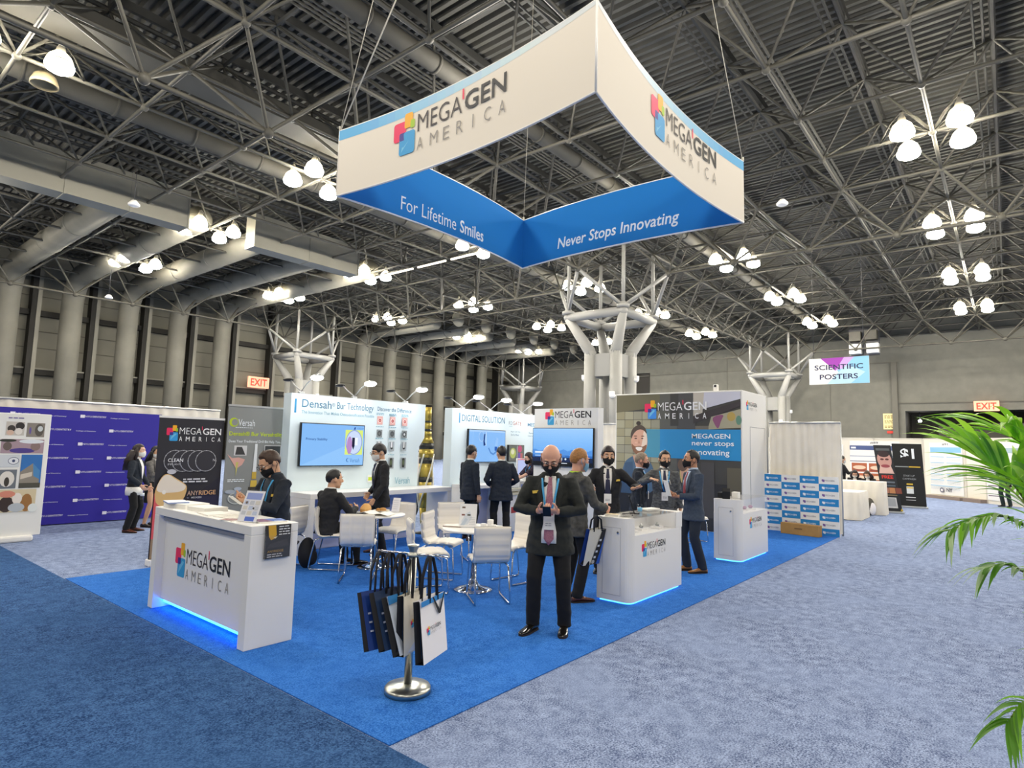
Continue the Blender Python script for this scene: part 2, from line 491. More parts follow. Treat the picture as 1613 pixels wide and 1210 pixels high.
# columns ------------------------------------------------------------------
def column(x, y, label):
    t = thing('building_column', label, 'column', (x, y, 0), 0, None)
    h = 1.525; q = .72
    b = MB()
    for sx in (-1, 1):
        for sy in (-1, 1):
            obj = MB(); obj.tube([(sx * q, sy * q, 0), (sx * q, sy * q, 6.45)], .3, 16)
            obj.build('shaft', column_m, t)
            obj = MB(); obj.tube([(sx * q, sy * q, 6.25), (sx * q * 1.05, sy * q * 1.05, 6.5), (sx * h, sy * h, ZC - .15)], [.3, .29, .2], 14)
            obj.build('bracket', column_m, t)
    r = MB()
    for a, c in (((-h, -h), (h, -h)), ((h, -h), (h, h)), ((h, h), (-h, h)), ((-h, h), (-h, -h))):
        r.tube([(a[0], a[1], ZC - .1), (c[0], c[1], ZC - .1)], .21, 14); r.ball((a[0], a[1], ZC - .1), .22, 14, 8)
    r.build('capital_ring', column_m, t)
    w_ = MB()
    for s in (-1, 1):
        w_.box(-q, q, s * q - .05, s * q + .05, 5.2, 6.3); w_.box(s * q - .05, s * q + .05, -q, q, 5.2, 6.3)
        w_.box(-q, q, s * q - .04, s * q + .04, 0, 2.2); w_.box(s * q - .04, s * q + .04, -q, q, 0, 2.2)
    w_.build('web_plate', column_m, t)
    s_ = MB()
    for sx in (-1, 1):
        for sy in (-1, 1):
            p = (sx * h, sy * h, ZC + .12)
            s_.tube([(p[0], p[1], ZC + .05), (p[0], p[1], ZC + .2)], .3, 14); s_.tube([(p[0], p[1], ZC + .2), (p[0], p[1], ZC + .3)], .17, 12)
            s_.tube([p, (p[0], p[1], ZM)], .09, 10)
            for dx, dy in ((sx * 1.525, -sy * 1.525), (-sx * 1.525, sy * 1.525)):
                s_.tube([p, (p[0] + dx, p[1] + dy, ZL)], .085, 10)
    s_.build('strut', column_m, t)
    d = MB()
    for p in ((-q, q + .3, 5.1), (q, -q - .3, 5.1), (-q - .3, -q, 4.2)): d.ball(p, (.16, .16, .12), 10, 6); d.box(p[0] - .12, p[0] + .12, p[1] - .12, p[1] + .12, p[2] + .02, p[2] + .2)
    d.build('dome_camera', white, t)
column(23.63, 12.24, 'pale grey four-shaft column rising behind the tall booth tower')
column(23.63, 39.69, 'pale column with square head near the EXIT sign, behind the left booth wall')
column(51.08, 12.24, 'far pale column beside the hanging white sign at the right')
column(51.08, 39.69, 'farthest small column, seen above the middle booth wall')
# ducts --------------------------------------------------------------------
def duct(label, build, grp=None, m=None):
    b = MB(); build(b); return tag(b.build('air_duct', m or duct_m), label, 'duct', grp)
def riser(x, y1, ze):
    def f(b):
        pts = [(x, 44, 0), (x, 44, ze - 1.9)]
        for k in range(1, 6):
            a = R(90 * k / 6); pts.append((x, 44 - 1.9 * (1 - math.cos(a)), ze - 1.9 + 1.9 * math.sin(a)))
        pts += [(x, 42.1, ze), (x, y1, ze)]
        b.tube(pts, .6, 18)
        for y in (36.0, 31.5):
            b.tube([(x, y, ze), (x, y - .12, ze)], .64, 18)
    return f
side = ['first big round duct from the left edge of the left wall', 'second big round duct from the left edge, over the purple backdrop', 'third big round duct from the left, over the black roll-up banner', 'fourth big round duct from the left, over the grey roll-up banner', 'big round duct on the left wall just left of the EXIT sign']
for k, l in enumerate(side): duct(l, riser(6.1 + 3.27 * k, 25.9, 11.85), 'big round ducts bending from the left wall to the roof')
far = ['first', 'second', 'third', 'fourth', 'fifth', 'sixth']
for k, l in enumerate(far): duct(l + ' from the left of the six round ducts behind the middle booth walls', riser(32.3 + 3.38 * k, 34.0, 11.85), 'round ducts on the far part of the left wall')
def plen(x0, x1, y0, y1, z0, z1):
    def f(b):
        n = max(1, int((x1 - x0) / 2.2))
        for i in range(n):
            a, c = x0 + (x1 - x0) * i / n, x0 + (x1 - x0) * (i + 1) / n
            b.box(a, c - .03, y0, y1, z0, z1); b.box(c - .06, c, y0 - .03, y1 + .03, z0 - .03, z1 + .03)
    return f
duct('long flat-sided plenum duct the round ducts run into at the left', plen(-12, 8.55, 25.0, 25.9, 11.0, 12.65), m=plenum_m)
duct('flat-sided plenum duct beyond the first one, nearer the EXIT sign', plen(11.6, 17.7, 25.0, 25.9, 11.0, 12.65), m=plenum_m)
def pipe(y, z, r, x0=-31, x1=55):
    def f(b):
        b.tube([(x0, y, z), (x1, y, z)], r, 16)
        x = x0 + 1
        while x < x1: b.tube([(x, y, z), (x + .08, y, z)], r + .03, 16); x += 2.4
    return f
duct('long round spiral duct passing above the hanging sign', pipe(9.15, 12.35, .25), m=duct_d)
duct('thick round spiral duct left of the hanging sign', pipe(18.9, 12.3, .34), m=duct_d)
def rect(b): b.box(-31, 22, 14.9, 15.9, 12.1, 12.6)
duct('wide flat duct beside the thick round duct at the upper left', rect, m=duct_d)
duct('thin round duct high above the right aisle', pipe(-4.6, 12.5, .16), m=duct_d)
# conduit racks ------------------------------------------------------------
b = MB()
for i in range(4): b.tube([(-31, 10.2 + .16 * i, 12.75), (55, 10.2 + .16 * i, 12.75)], .035, 6)
for i in range(3): b.tube([(-31, 1.9 + .14 * i, 12.9), (55, 1.9 + .14 * i, 12.9)], .045, 6)
tag(b.build('conduit', frame_m), 'bundles of thin grey conduits running under the roof beside the duct', 'conduit')
# lamps --------------------------------------------------------------------
glow = mat('lamp_glow', '#fff3dc', .4, emit=LAMP_E, ecol=(1.0, .93, .80))
glow_up = mat('lamp_glow_upper', '#fff0d0', .4, emit=3.5, ecol=(1.0, .88, .62))
lamp_top = mat('lamp_housing', '#e6dfcf', .5)
band_m = mat('lamp_band', '#b9ad90', .5)
def make_lamp():
    t = thing('pendant_lamp', 'x', 'lamp')
    b = MB(); b.use(glow); b.lathe([(.318, -.09), (.333, -.16), (.305, -.25), (.18, -.32), (.02, -.35)], 18)
    b.use(glow_up); b.lathe([(.318, -.09), (.30, -.02), (.25, .1), (.15, .2), (.02, .22)], 18)
    b.build('bowl', None, t, smooth=True)
    b = MB(); b.lathe([(.316, -.05), (.322, -.07), (.321, -.09)], 18); b.build('band', band_m, t)
    b = MB(); b.lathe([(.13, .19), (.10, .34), (.06, .42), (.05, .50)], 12); b.build('housing', lamp_top, t)
    return t
CL = {(19.05, -1.49): "the nearest upper-right cluster", (28.2, -1.49): "the second right-hand cluster", (37.35, -1.49): "the third right-hand cluster", (46.5, -1.49): "the lowest right-hand cluster",
      (28.2, 7.66): "the cluster below the big sign's right end", (37.35, 7.66): "the cluster above the poster-hall sign", (46.5, 7.66): "the lower cluster near the poster-hall sign", (19.05, 7.66): "the cluster behind the big sign",
      (9.9, 16.81): "the cluster at the big sign's left corner", (19.05, 16.81): "the cluster under the sign's blue inside", (28.2, 16.81): "the cluster above the big column", (37.35, 16.81): "the cluster just right of the big column", (46.5, 16.81): "the small cluster farther right of the column",
      (9.9, 25.96): "the cluster beside the plenum duct", (19.05, 25.96): "the cluster on the lit batten row", (28.2, 25.96): "the middle cluster below the sign", (37.35, 25.96): "the cluster just left of the big column", (46.5, 25.96): "the cluster behind the big column",
      (9.9, 35.11): "the low cluster before the wall ducts", (19.05, 35.11): "the cluster above the EXIT sign", (28.2, 35.11): "the cluster over the left booth wall", (37.35, 35.11): "the cluster over the middle booth wall", (46.5, 35.11): "the farthest cluster, over the far column", (.75, 16.81): "the cluster at the top left edge"}
lamp0 = make_lamp(); first = True
for (x, y), d in CL.items():
    for dx, dy, w_ in ((-.77, -.7, 'nearest'), (-.77, .7, 'leftmost'), (.77, -.7, 'rightmost'), (.77, .7, 'farthest')):
        if (x, y) == (.75, 16.81) and w_ == 'farthest': continue
        if (x, y) == (19.05, 7.66) and w_ in ('rightmost', 'farthest'): continue
        lab = 'glowing bell lamp, ' + w_ + ' in ' + d
        loc = (x + dx, y + dy, 11.55)
        if first: o = lamp0; o.location = loc; o['label'] = lab; first = False
        else: o = dup(lamp0, loc, 0, lab)
        o['group'] = 'glowing bell lamps in clusters of four under the roof frame'
        a = MB(); a.tube([(0, 0, .46), (0, 0, .56), (-dx * .5, -dy * .5, .42), (-dx, -dy, .04)], .026, 6); a.tube([(0, 0, .30), (-dx * .5, -dy * .5, .12), (-dx, -dy, .02)], .018, 5)
        a.build('arm', frame_m, o)
# small unlit fittings ------------------------------------------------------
for p, l in (((19.97, 3.1, 10.7), 'small white pendant dome right of the hanging sign'), ((5.4, 22.0, 10.3), 'small white pendant dome under the plenum duct'), ((9.3, 37.0, 9.6), 'small white pendant dome at the left, below the round duct')):
    t = thing('pendant_dome', l, 'fitting', p, 0, 'small unlit pendant domes')
    b = MB(); b.lathe([(.02, .18), (.08, .16), (.2, .02), (.2, -.03), (.15, -.06), (.02, -.07)], 16); b.build('shade', white, t)
    b = MB(); b.tube([(0, 0, .17), (0, 0, ZM - p[2] + (1.4 if p[2] > 10.5 else 0))], .012, 5); b.build('cord', dark, t)
t = thing('pendant_lamp', 'unlit brass-coloured bell lamp beside the glowing ones at the top left', 'lamp', (.75 + .77, 16.81 + .7, 11.55))
b = MB(); b.lathe([(.14, .2), (.26, .1), (.33, -.1), (.34, -.18), (.31, -.18), (.24, .05), (.1, .12)], 18); b.build('bowl', mat('dim_lamp', '#8a7f62', .4), t)
b = MB(); b.tube([(0, 0, .15), (0, 0, .5)], .05, 8); b.tube([(0, 0, .46), (0, 0, .56), (-.38, -.35, .42), (-.77, -.7, .04)], .026, 6); b.build('housing', frame_m, t)
# lit conduit strip between the lamp clusters left of the sign (fluorescent battens)
t = thing('strip_light', 'row of slim lit battens running from the left lamp clusters up to the sign', 'lamp', (19.6, 26, 11.45))
for k in range(7):
    b = MB(); b.box(-.04, .04, -8.6 + k * 2.6, -6.4 + k * 2.6, -.04, .04); b.build('batten', mat('batten_glow', '#fff4e0', .5, emit=.9), t)
b = MB(); b.box(-.04, .04, -9, 10, .06, .14); b.build('rail', frame_m, t)
# wall fittings ------------------------------------------------------------
def exit_sign(loc, rz, label, s=1.0):
    t = thing('exit_sign', label, 'sign', loc, rz)
    b = MB(); b.box(-.1, .1, .05, (46 - loc[1]) if rz == 0 else (56 - loc[0]), -.1, .1); b.build('wall_bracket', dark, t)
    b = MB(); b.box(-.9 * s, .9 * s, -.1, .1, -.45 * s, .45 * s, bev=.03); b.build('case', mat('exit_case', '#ffb48c', .5, emit=.42, ecol=(1, .42, .28)), t)
    p = Print((0, -.1, 0), (1, 0, 0), (0, 0, 1)); p.rect(-.86 * s, -.41 * s, 1.72 * s, .82 * s, mat('exit_field', '#ff9a80', .5, emit=.40, ecol=(1.0, .36, .22)))
    p.text('EXIT', 0, -.3 * s, mat('exit_red', '#ff2a14', .5, emit=.5, ecol=(1, .03, .015)), h=.6 * s, w=1.4 * s, bold=.03, align='c'); p.build('lettering', t)
exit_sign((22.9, 45.05, 6.33), 0, 'lit red EXIT sign on the left wall', 1.0)
exit_sign((55.6, -1.7, 5.62), R(-90), 'lit red EXIT sign over the dark opening behind the palm', .85)
t = thing('notice_board', 'cream notice board with a red plate below it on the back wall', 'sign', (55.95, 4.65, 4.5), R(-90))
b = MB(); b.box(-.45, .45, -.03, .03, -.65, .65); b.build('board', mat('cream_board', '#efe2a8', .6), t)
p = Print((0, -.03, 0), (1, 0, 0), (0, 0, 1)); words(p, 3, -.35, .45, ic('#a08a50'), .06, .1, .7); words(p, 3, -.35, .05, ic('#a08a50'), .05, .1, .7); words(p, 2, -.35, -.42, ic('#a08a50'), .07, .11, .7); p.build('lettering', t)
b = MB(); b.box(-.2, .24, -.03, .03, -.98, -.78); b.build('red_plate', ic('#d8392b'), t)
t = thing('wall_heater', 'grey and white unit heaters mounted high on the back wall', 'heater', (51.5, 6.2, 10.4))
for y, z in ((0, .6), (-1.1, .65), (0, -.4), (-1.2, -.4)):
    b = MB(); b.box(-.35, .35, y - .42, y + .42, z - .38, z + .38, bev=.04); b.build('housing', white if z < 0 else frame_m, t)
b = MB(); b.box(.2, .45, -1.6, .5, -.9, 1.4); b.build('bracket', dark, t)
t = thing('dock_lamp', 'small bright spotlight inside the dark opening at the right', 'lamp', (57.5, 2.7, 4.6))
b = MB(); b.ball((0, 0, 0), .12, 12, 8); b.build('bulb', mat('dock_glow', '#ffffff', .5, emit=20), t)
b = MB(); b.tube([(0, 0, .18), (0, 0, .78)], .03, 6); b.build('stem', dark, t)
t = thing('rolling_shutter', 'dark ribbed shutter filling the opening behind the palm', 'shutter', (58, -5, 0))
b = MB(); b.box(-.1, .1, -9, 6.5, 0, 4.2); b.build('curtain', mat('shutter_dark', '#45423a', .7), t)
b = MB(); b.box(-.5, .1, -9, 3, 4.0, 4.4); b.box(-1, -.5, -4, 2, 3.6, 4.0); b.build('housing', mat('shutter_box', '#63615a', .6), t)
# hanging poster-hall sign -------------------------------------------------
t = thing('hanging_sign', 'white hanging sign lettered SCIENTIFIC POSTERS with purple and blue shapes', 'sign', (26, 2.58, 5.26), R(-90))
b = MB(); b.box(-1.14, 1.14, -.02, .02, -.56, .56); b.build('panel', white_print, t)
p = Print((0, -.02, 0), (1, 0, 0), (0, 0, 1))
p.poly([(.3, -.56), (1.14, -.56), (1.14, .56), (.2, .56), (-.1, .1)], ic('#8fc9ea')); p.poly([(-.45, -.56), (.45, -.56), (1.0, -.1), (.3, .25)], ic('#b9dcf2')); p.poly([(-.68, .56), (.22, .56), (.05, .2), (-.12, 0)], ic('#a13cb0')); p.poly([(.22, .56), (.6, .56), (.2, .1), (-.12, 0)], ic('#c9a3dd'))
p.text('SCIENTIFIC', 0, .05, ic('#1c2350'), h=.22, w=1.84, bold=.03, align='c'); p.text('POSTERS', 0, -.36, ic('#1c2350'), h=.22, w=1.45, bold=.03, align='c'); p.build('lettering', t)
b = MB()
for x in (-.95, .95): b.tube([(x, 0, .56), (x, 0, ZM - 5.26)], .01, 5)
b.build('cable', dark, t)
def soft(pts, it=2):
    for _ in range(it):
        q = []
        for a, b in zip(pts, pts[1:] + pts[:1]): q += [(a[0] * .75 + b[0] * .25, a[1] * .75 + b[1] * .25), (a[0] * .25 + b[0] * .75, a[1] * .25 + b[1] * .75)]
        pts = q
    return pts
# ================================================================== hanging fabric sign
SX0, SX1, SY0, SY1, SZ0, SZ1, BOW = 2.98, 7.83, .50, 5.35, 5.69, 6.78, .20
cream_f = mat('cream_fabric', '#efe6d6', .85, bump=.02, scale=120); blue_f = mat('blue_fabric', '#0f78c4', .85, bump=.03, scale=120)
sign = thing('hanging_sign', 'large square white fabric sign with blue inside, hung high over the booth', 'sign', (5.4, 2.92, SZ0))
SC0 = Vector((5.4, 2.92, SZ0))
def panel(A, B, inner, nm='fabric_panel'):
    """A, B: left and right corner as seen; returns the bending function (x along, z up, d towards the viewer)"""
    A, B = Vector((*A, SZ0)), Vector((*B, SZ0)); L = (B - A).length; u = (B - A) / L
    n = Vector((u.y, -u.x, 0))           # towards the viewer
    inw = Vector((5.4, 2.92, SZ0)) - (A + B) / 2; inw.z = 0; inw.normalize()
    def fn(x, z, d):
        t = min(max(x / L, 0), 1)
        return A + u * x + inw * (BOW * 4 * t * (1 - t)) + Vector((0, 0, z)) + n * d - SC0
    return fn, L
def fabric(A, B, outside_is_viewer):
    fn, L = panel(A, B, False)
    H = SZ1 - SZ0; b = MB(); N = 24
    for d, m in ((.012, cream_f if outside_is_viewer else blue_f), (-.012, blue_f if outside_is_viewer else cream_f)):
        b.use(m)
        g = [[b.bm.verts.new(fn(L * i / N, z, d)) for z in (0, H)] for i in range(N + 1)]
        for i in range(N):
            f = [g[i][0], g[i + 1][0], g[i + 1][1], g[i][1]]
            b.face(f if d > 0 else f[::-1], True)
    o = b.build('fabric_panel', None, sign, recalc=False)
    e = MB()
    for z in (0, H): e.tube([fn(L * i / 24, z, 0) for i in range(25)], .016, 6)
    e.tube([fn(0, 0, 0), fn(0, H, 0)], .016, 6)
    e.build('frame_tube', white, sign)
    return fn, L, H, o
def blueband(p, L, H, n=28, rev=False):
    for i in range(n):
        t = (i + .5) / n; s = 1 - t if not rev else t
        hh = lambda q: .17 * min(1, .35 + .9 * (1 - q if not rev else q))
        k = max(0, min(1, (1 - s) * 1.25 - .12)) if True else 0
        c = [a + (b_ - a) * min(1, k * 1.1) for a, b_ in zip((99, 181, 232), (222, 232, 228))]
        x0, x1 = L * i / n, L * (i + 1) / n
        p.poly([(x0, H - hh(i / n)), (x1, H - hh((i + 1) / n)), (x1, H - .002), (x0, H - .002)], ic('#%02x%02x%02x' % tuple(int(v / 6) * 6 for v in c)), .0135)
# outer panels facing the viewer
fn, L, H, o = fabric((SX0, SY1), (SX0, SY0), True)
p = Print((0, 0, 0), (1, 0, 0), (0, 0, 1), fn); p.k = 52; blueband(p, L, H); logo(p, 1.22, .32, 2.2); p.build('lettering', o)
fn, L, H, o = fabric((SX0, SY0), (SX1, SY0), True)
p = Print((0, 0, 0), (1, 0, 0), (0, 0, 1), fn); p.k = 52; blueband(p, L, H, rev=True); logo(p, 1.68, .34, 2.2); p.build('lettering', o)
# inner panels seen from below
silver = ic('#dfe6ee')
fn, L, H, o = fabric((SX0, SY1), (SX1, SY1), False)
p = Print((0, 0, 0), (1, 0, 0), (0, 0, 1), fn); p.k = 52
p.text('For Lifetime', 1.2, .13, silver, h=.25, w=1.32, bold=-.004); p.text('Smiles', 2.63, .13, silver, h=.25, w=.70, bold=.025); p.build('lettering', o)
fn, L, H, o = fabric((SX1, SY1), (SX1, SY0), False)
p = Print((0, 0, 0), (1, 0, 0), (0, 0, 1), fn); p.k = 52
p.text('Never Stops Innovating', 1.05, .13, silver, h=.30, w=2.70, bold=.022, italic=.15); p.build('lettering', o)
b = MB()
for x, y in ((SX0, SY0), (SX0, SY1), (SX1, SY0), (SX1, SY1)):
    b.tube([Vector((x, y, SZ1)) - SC0, Vector((x, y, SZ1 + .08)) - SC0], .02, 6)
    b.tube([Vector((x, y, SZ1)) - SC0, Vector((x + (5.4 - x) * .25, y + (2.92 - y) * .25, ZM)) - SC0], .006, 4)
b.build('suspension_cable', mat('cable', '#c9c4b4', .5), sign)
b = MB(); b.tube([Vector((SX0, SY1, SZ1)) - SC0, Vector((SX0 + .3, 2.4, ZM)) - SC0], .012, 5); b.build('suspension_rope', mat('rope', '#d8d2c0', .8), sign)

# ================================================================== booth walls
wallp = mat('booth_wall_print', '#e2f1f6', .5); lav_shade = mat('booth_base_shaded', '#c3c8e4', .6)  # lavender tint stands for the shade under the wall counters
def tv(label, loc, rz, w, h, fn, stand=None):
    t = thing('wall_television', label, 'television', loc, rz)
    b = MB(); b.box(-w / 2, w / 2, -.05, .0, -h / 2, h / 2, bev=.008); b.build('housing', tv_b, t)
    p = Print((0, -.05, 0), (1, 0, 0), (0, 0, 1)); fn(p, w - .03, h - .03); p.build('screen', t)
    return t
def em(h, s=.95): return mat('screen_' + h.lstrip('#'), '#05070a', .25, emit=s / 2.5, ecol=h)
def arm_light(label, x, y, z, rear=True, lit=True):
    t = thing('arm_spotlight', label, 'spotlight', (x, y, z), 0, 'arm spotlights along the booth wall tops')
    b = MB(); b.box(-.05, .05, -.03, .03, 0, .04, bev=.01); b.build('clamp', alu, t)
    for s, l in ((-1, lit), (1, False)):
        if s == 1 and not rear: continue
        b = MB(); b.tube([(0, 0, .04), (s * .02 - .02, s * .22, .16), (s * .05, s * .42, .25)], .011, 6); b.build('arm', alu, t)
        b = MB(); b.ball((s * .05, s * .50, .26), (.075, .12, .03), 12, 6); h = b.build('head', black if s == 1 else alu, t)
        if l:
            b = MB(); b.ball((s * .05, s * .50, .235), (.085, .13, .045), 12, 6); b.build('lens', mat('spot_glow', '#ffffff', .4, emit=12), h)
    if lit:
        sp = bpy.data.lights.new('arm_spotlight_beam', 'SPOT'); sp.energy = 1.6; sp.spot_size = R(120); sp.spot_blend = .8; sp.shadow_soft_size = .06; sp.color = (.9, .97, 1)
        so = bpy.data.objects.new('arm_spotlight_beam', sp); COL.objects.link(so); so.location = (x - .05, y - .52, z + .15)
        so.rotation_euler = (R(25), 0, 0)
    return t
# left wall (drill technology) ----------------------------------------------
t = thing('booth_wall', 'left pale blue booth wall about drilling with a screen and small pictures', 'booth wall', (2.73, 5.88, 0))
b = MB(); b.prism([(0, 0), (2.72, 0), (2.72, 1.67), (2.86, 1.86), (2.86, 2.5), (0, 2.5)], 0, .22, Matrix(((1, 0, 0, 0), (0, 0, 1, 0), (0, 1, 0, 0), (0, 0, 0, 1))))
b.build('panel', wallp, t)
b = MB(); b.box(0.0, 2.70, -.012, 0, .02, .86); b.build('shaded_base_panel', lav_shade, t)  # foot of the wall, counter shade painted into its colour
p = Print((0, 0, 0), (1, 0, 0), (0, 0, 1)); k1 = ic('#3f7d9c'); k2 = ic('#7fb3c6')
p.rect(.06, 2.19, .035, .22, ic('#2f8fc4'))
p.text('Densah', .19, 2.285, k1, h=.13, w=.55, bold=.004); p.text('®', .75, 2.33, k1, h=.06); p.text('Bur Technology', .85, 2.26, k1, h=.15, w=.76, bold=.004)
p.text('The Innovation That Makes Osseodensification Possible', .19, 2.185, k2, h=.05, w=1.44, bold=.008)
p.text('Discover the Difference', 1.70, 2.315, k1, h=.075, w=.80, bold=.006)
for i in range(3):
    for j, (z, hh) in enumerate(((2.07, .15), (1.84, .14), (1.60, .17), (1.28, .20))):
        x = 1.70 + .285 * i; wd = .125
        words(p, 2 if j == 0 else 1, x - .02, z + hh + .045, k2, .012, .022, .17)
        if j == 0: p.rect(x, z, wd, hh, ic('#e7b3ad')); p.poly(ell(x + wd / 2, z + hh / 2, .045, .045), ic('#f2dcd6')); p.poly(ell(x + wd / 2, z + hh / 2, .03, .03), ic('#b9383a')); p.poly(ell(x + wd / 2, z + hh / 2, .012, .012), ic('#f0c0b8'))
        elif j == 1: p.rect(x, z, wd, hh, ic('#8c9597')); p.poly(ell(x + wd / 2, z + hh / 2, .045, .05), ic('#4a4f52')); p.poly(ell(x + wd / 2, z + hh / 2, .02, .024), ic(('#6b6f70', '#5c6062', '#d4d8d8')[i]))
        elif j == 2: p.rect(x, z, wd, hh, ic('#aeb8bd')); p.poly(rrect(x + .035, z + .03, .055, .14, .02), ic('#2c2f33')); p.poly(rrect(x + .045, z + .06, .035, .11, .012), ic('#eef1f3'))
        else: p.rect(x, z, wd, hh, ic('#99a2a6')); p.poly(rrect(x + .03, z + .02, .065, .17, .02), ic('#30332f')); p.poly(ell(x + .062, z + .11, .022, .05), ic('#5b6a4c'))
p.text('Versah', 2.15, 1.0, k2, h=.12, w=.36); p.poly(rrect(1.53, 1.05, .15, .13, .01), ic('#f4f7f2')); p.rect(1.55, 1.08, .11, .06, ic('#c8dd3c'))
p.build('printed_graphic', t)
def scr1(p, w, h):
    p.rect(-w / 2, -h / 2, w, h, em('#82b8f2')); p.poly([(-w / 2, -h / 2), (w / 2, -h / 2), (w / 2, h * .2)], em('#8fc2f6'))
    p.text('Primary Stability', -w / 2 + .08, .06, em('#2a5fae', .6), h=.05, w=.40, bold=.02)
    p.rect(.22, -.16, .36, .42, em('#d8ea7a')); p.poly(ell(.40, .05, .17, .21), em('#8aa0d8')); p.poly(ell(.40, .05, .155, .195), em('#c9d8f4')); p.poly(ell(.31, .0, .055, .15), em('#b58ac4')); p.rect(.36, -.01, .055, .14, em('#1d2450', .5)); p.poly([(.36, -.01), (.415, -.01), (.39, -.08)], em('#1d2450', .5)); p.rect(.415, .0, .06, .13, em('#eef3ff'))
    p.text('Versah', .33, -.29, em('#5d93d6', .7), h=.07, w=.2); p.poly(ell(.29, -.25, .035, .035), em('#5d93d6', .7)); p.poly(ell(.30, -.25, .025, .028), em('#8fc2f6'))
    p.poly([(.38, .27), (.42, .27), (.42, .31), (.40, .31)], em('#2457b8', .6)); p.text('VERSAH', .45, .275, em('#6ea4e6', .7), h=.03, w=.14)
tv('flat screen showing Primary Stability on the left booth wall', (3.51, 5.865, 1.69), 0, 1.24, .70, scr1)
for k, (x, a) in enumerate(((2.95, 'left'), (3.98, 'middle'), (5.15, 'right'))):
    arm_light('two-headed arm spotlight at the ' + a + ' of the drilling wall top', x, 5.97, 2.5)
# long white counter under it
t = thing('wall_counter', 'long white counter shelf running under the drilling wall screen', 'counter', (2.8, 5.30, .009))
b = MB(); b.box(0, 3.0, 0, .57, .86, .94, bev=.006); b.build('worktop', white, t)
b = MB(); b.box(2.9, 3.0, 0, .57, 0, .86); b.build('side_panel', white, t)
b = MB(); b.box(0, .08, 0, .57, 0, .86); b.build('side_panel', white, t)
# drill model at its end
t = thing('drill_model', 'tall gold and black banded drill model between the two pale blue walls', 'display model', (5.80, 6.03, 0))
b = MB(); gold = mat('gold_metal', '#b9a24a', .3, .6); gold2 = mat('gold_band_black', '#24251f', .4); sil = mat('drill_silver', '#e8e6da', .3, .4)
prof = [(.02, .12, sil), (.07, .2, gold), (.1, .5, gold), (.12, .86, gold), (.13, 1.0, gold2), (.135, 1.1, gold), (.14, 1.35, gold), (.145, 1.36, gold2), (.145, 1.48, gold), (.15, 1.62, gold), (.15, 1.64, gold2), (.14, 1.76, gold), (.085, 1.9, gold), (.08, 1.99, gold2), (.075, 2.04, gold), (.075, 2.16, gold2), (.07, 2.2, gold), (.07, 2.47, gold)]
for (r0, z0, m), (r1, z1, _) in zip(prof, prof[1:]):
    b.use(m); b.lathe([(r0, z0), (r1, z1)], 20)
for k in range(4):
    b.use(sil); a0 = k * PI / 2
    b.tube([(.15 * math.cos(a0 + z * 1.2), .15 * math.sin(a0 + z * 1.2), .5 + z * .6) for z in [i / 8 for i in range(15)]], .018, 5)
b.build('body', None, t); b = MB(); b.lathe([(.16, 0), (.16, .03), (.04, .05), (.03, .13)], 20); b.build('stand', black, t)
# middle wall (digital) -----------------------------------------------------
t = thing('booth_wall', 'middle pale blue booth wall headed DIGITAL SOLUTION', 'booth wall', (6.45, 6.0, 0))
b = MB(); b.box(0, 3.2, 0, .22, 0, 2.5); b.build('panel', wallp, t)
p = Print((0, 0, 0), (1, 0, 0), (0, 0, 1))
p.rect(.20, 2.20, .035, .21, ic('#2f8fc4')); p.text('DIGITAL SOLUTION', .29, 2.24, k1, h=.14, w=1.4, bold=.006)
p.text('R2', 1.84, 2.225, ic('#8b9aa6'), h=.085); p.text('GATE', 1.98, 2.225, ic('#b4776f'), h=.085, w=.32, bold=.012); p.text('MEDIT', 2.55, 2.22, ic('#4a8ab4'), h=.08, w=.46, bold=.012)
words(p, 1, 1.85, 2.19, k2, .012, .03, .12)
p.text('Begin with the', 1.92, 2.05, k1, h=.04, w=.34); p.text('End in Mind', 1.93, 1.98, k1, h=.04, w=.28); p.text('Fastest', 2.6, 2.04, k1, h=.04, w=.2); p.text('Operation', 2.56, 1.97, k1, h=.04, w=.3)
p.build('printed_graphic', t)
def scr2(p, w, h):
    p.rect(-w / 2, -h / 2, w, h, em('#86b9f2')); p.rect(-w / 2, h / 2 - .04, w, .04, em('#a9cdf5')); p.rect(-w / 2 + .12, -h / 2, .006, h, em('#a9cdf5'))
    p.poly(ell(-.2, .2, .09, .11), em('#a8cbf4')); p.poly(ell(-.2, .2, .075, .095), em('#7fb0ea')); p.poly([(-.13, .0), (-.06, .02), (-.1, .1), (-.08, .26), (-.12, .26), (-.14, .1)], em('#1c3f8c', .6)); p.rect(-.06, .0, .012, .3, em('#eef5ff'))
    p.poly([(.02, -.05), (.1, -.16), (.2, -.2), (.3, -.14), (.34, -.02), (.32, -.02), (.27, -.11), (.2, -.16), (.12, -.13), (.05, -.03)], em('#5f95dc', .8)); p.rect(.24, -.1, .08, .09, em('#2a66c8', .7)); p.poly([(.24, .0), (.33, .0), (.36, .16), (.3, .2)], em('#94c0f3'))
tv('flat screen with a blue dental scan on the middle booth wall', (7.5, 5.985, 1.73), 0, 1.22, .71, scr2)
def scr3(p, w, h):
    p.rect(-w / 2, -h / 2, w, h, em('#8d9088', .5)); p.poly(ell(-.13, 0, .11, .12), em('#b9c46a', .8)); p.poly(ell(-.14, .03, .06, .06), em('#e6e6c4', .8)); p.poly(ell(.12, .1, .08, .08), em('#c45a7c', .8)); p.rect(.05, -.15, .17, .15, em('#7a5fb0', .8)); p.rect(.14, -.15, .08, .15, em('#c06a6a', .8)); p.rect(.02, -.17, .012, .34, em('#e8e8e8', .7))
tv('small monitor with coloured tooth images on the middle booth wall', (8.5, 5.97, 1.58), 0, .58, .38, scr3)
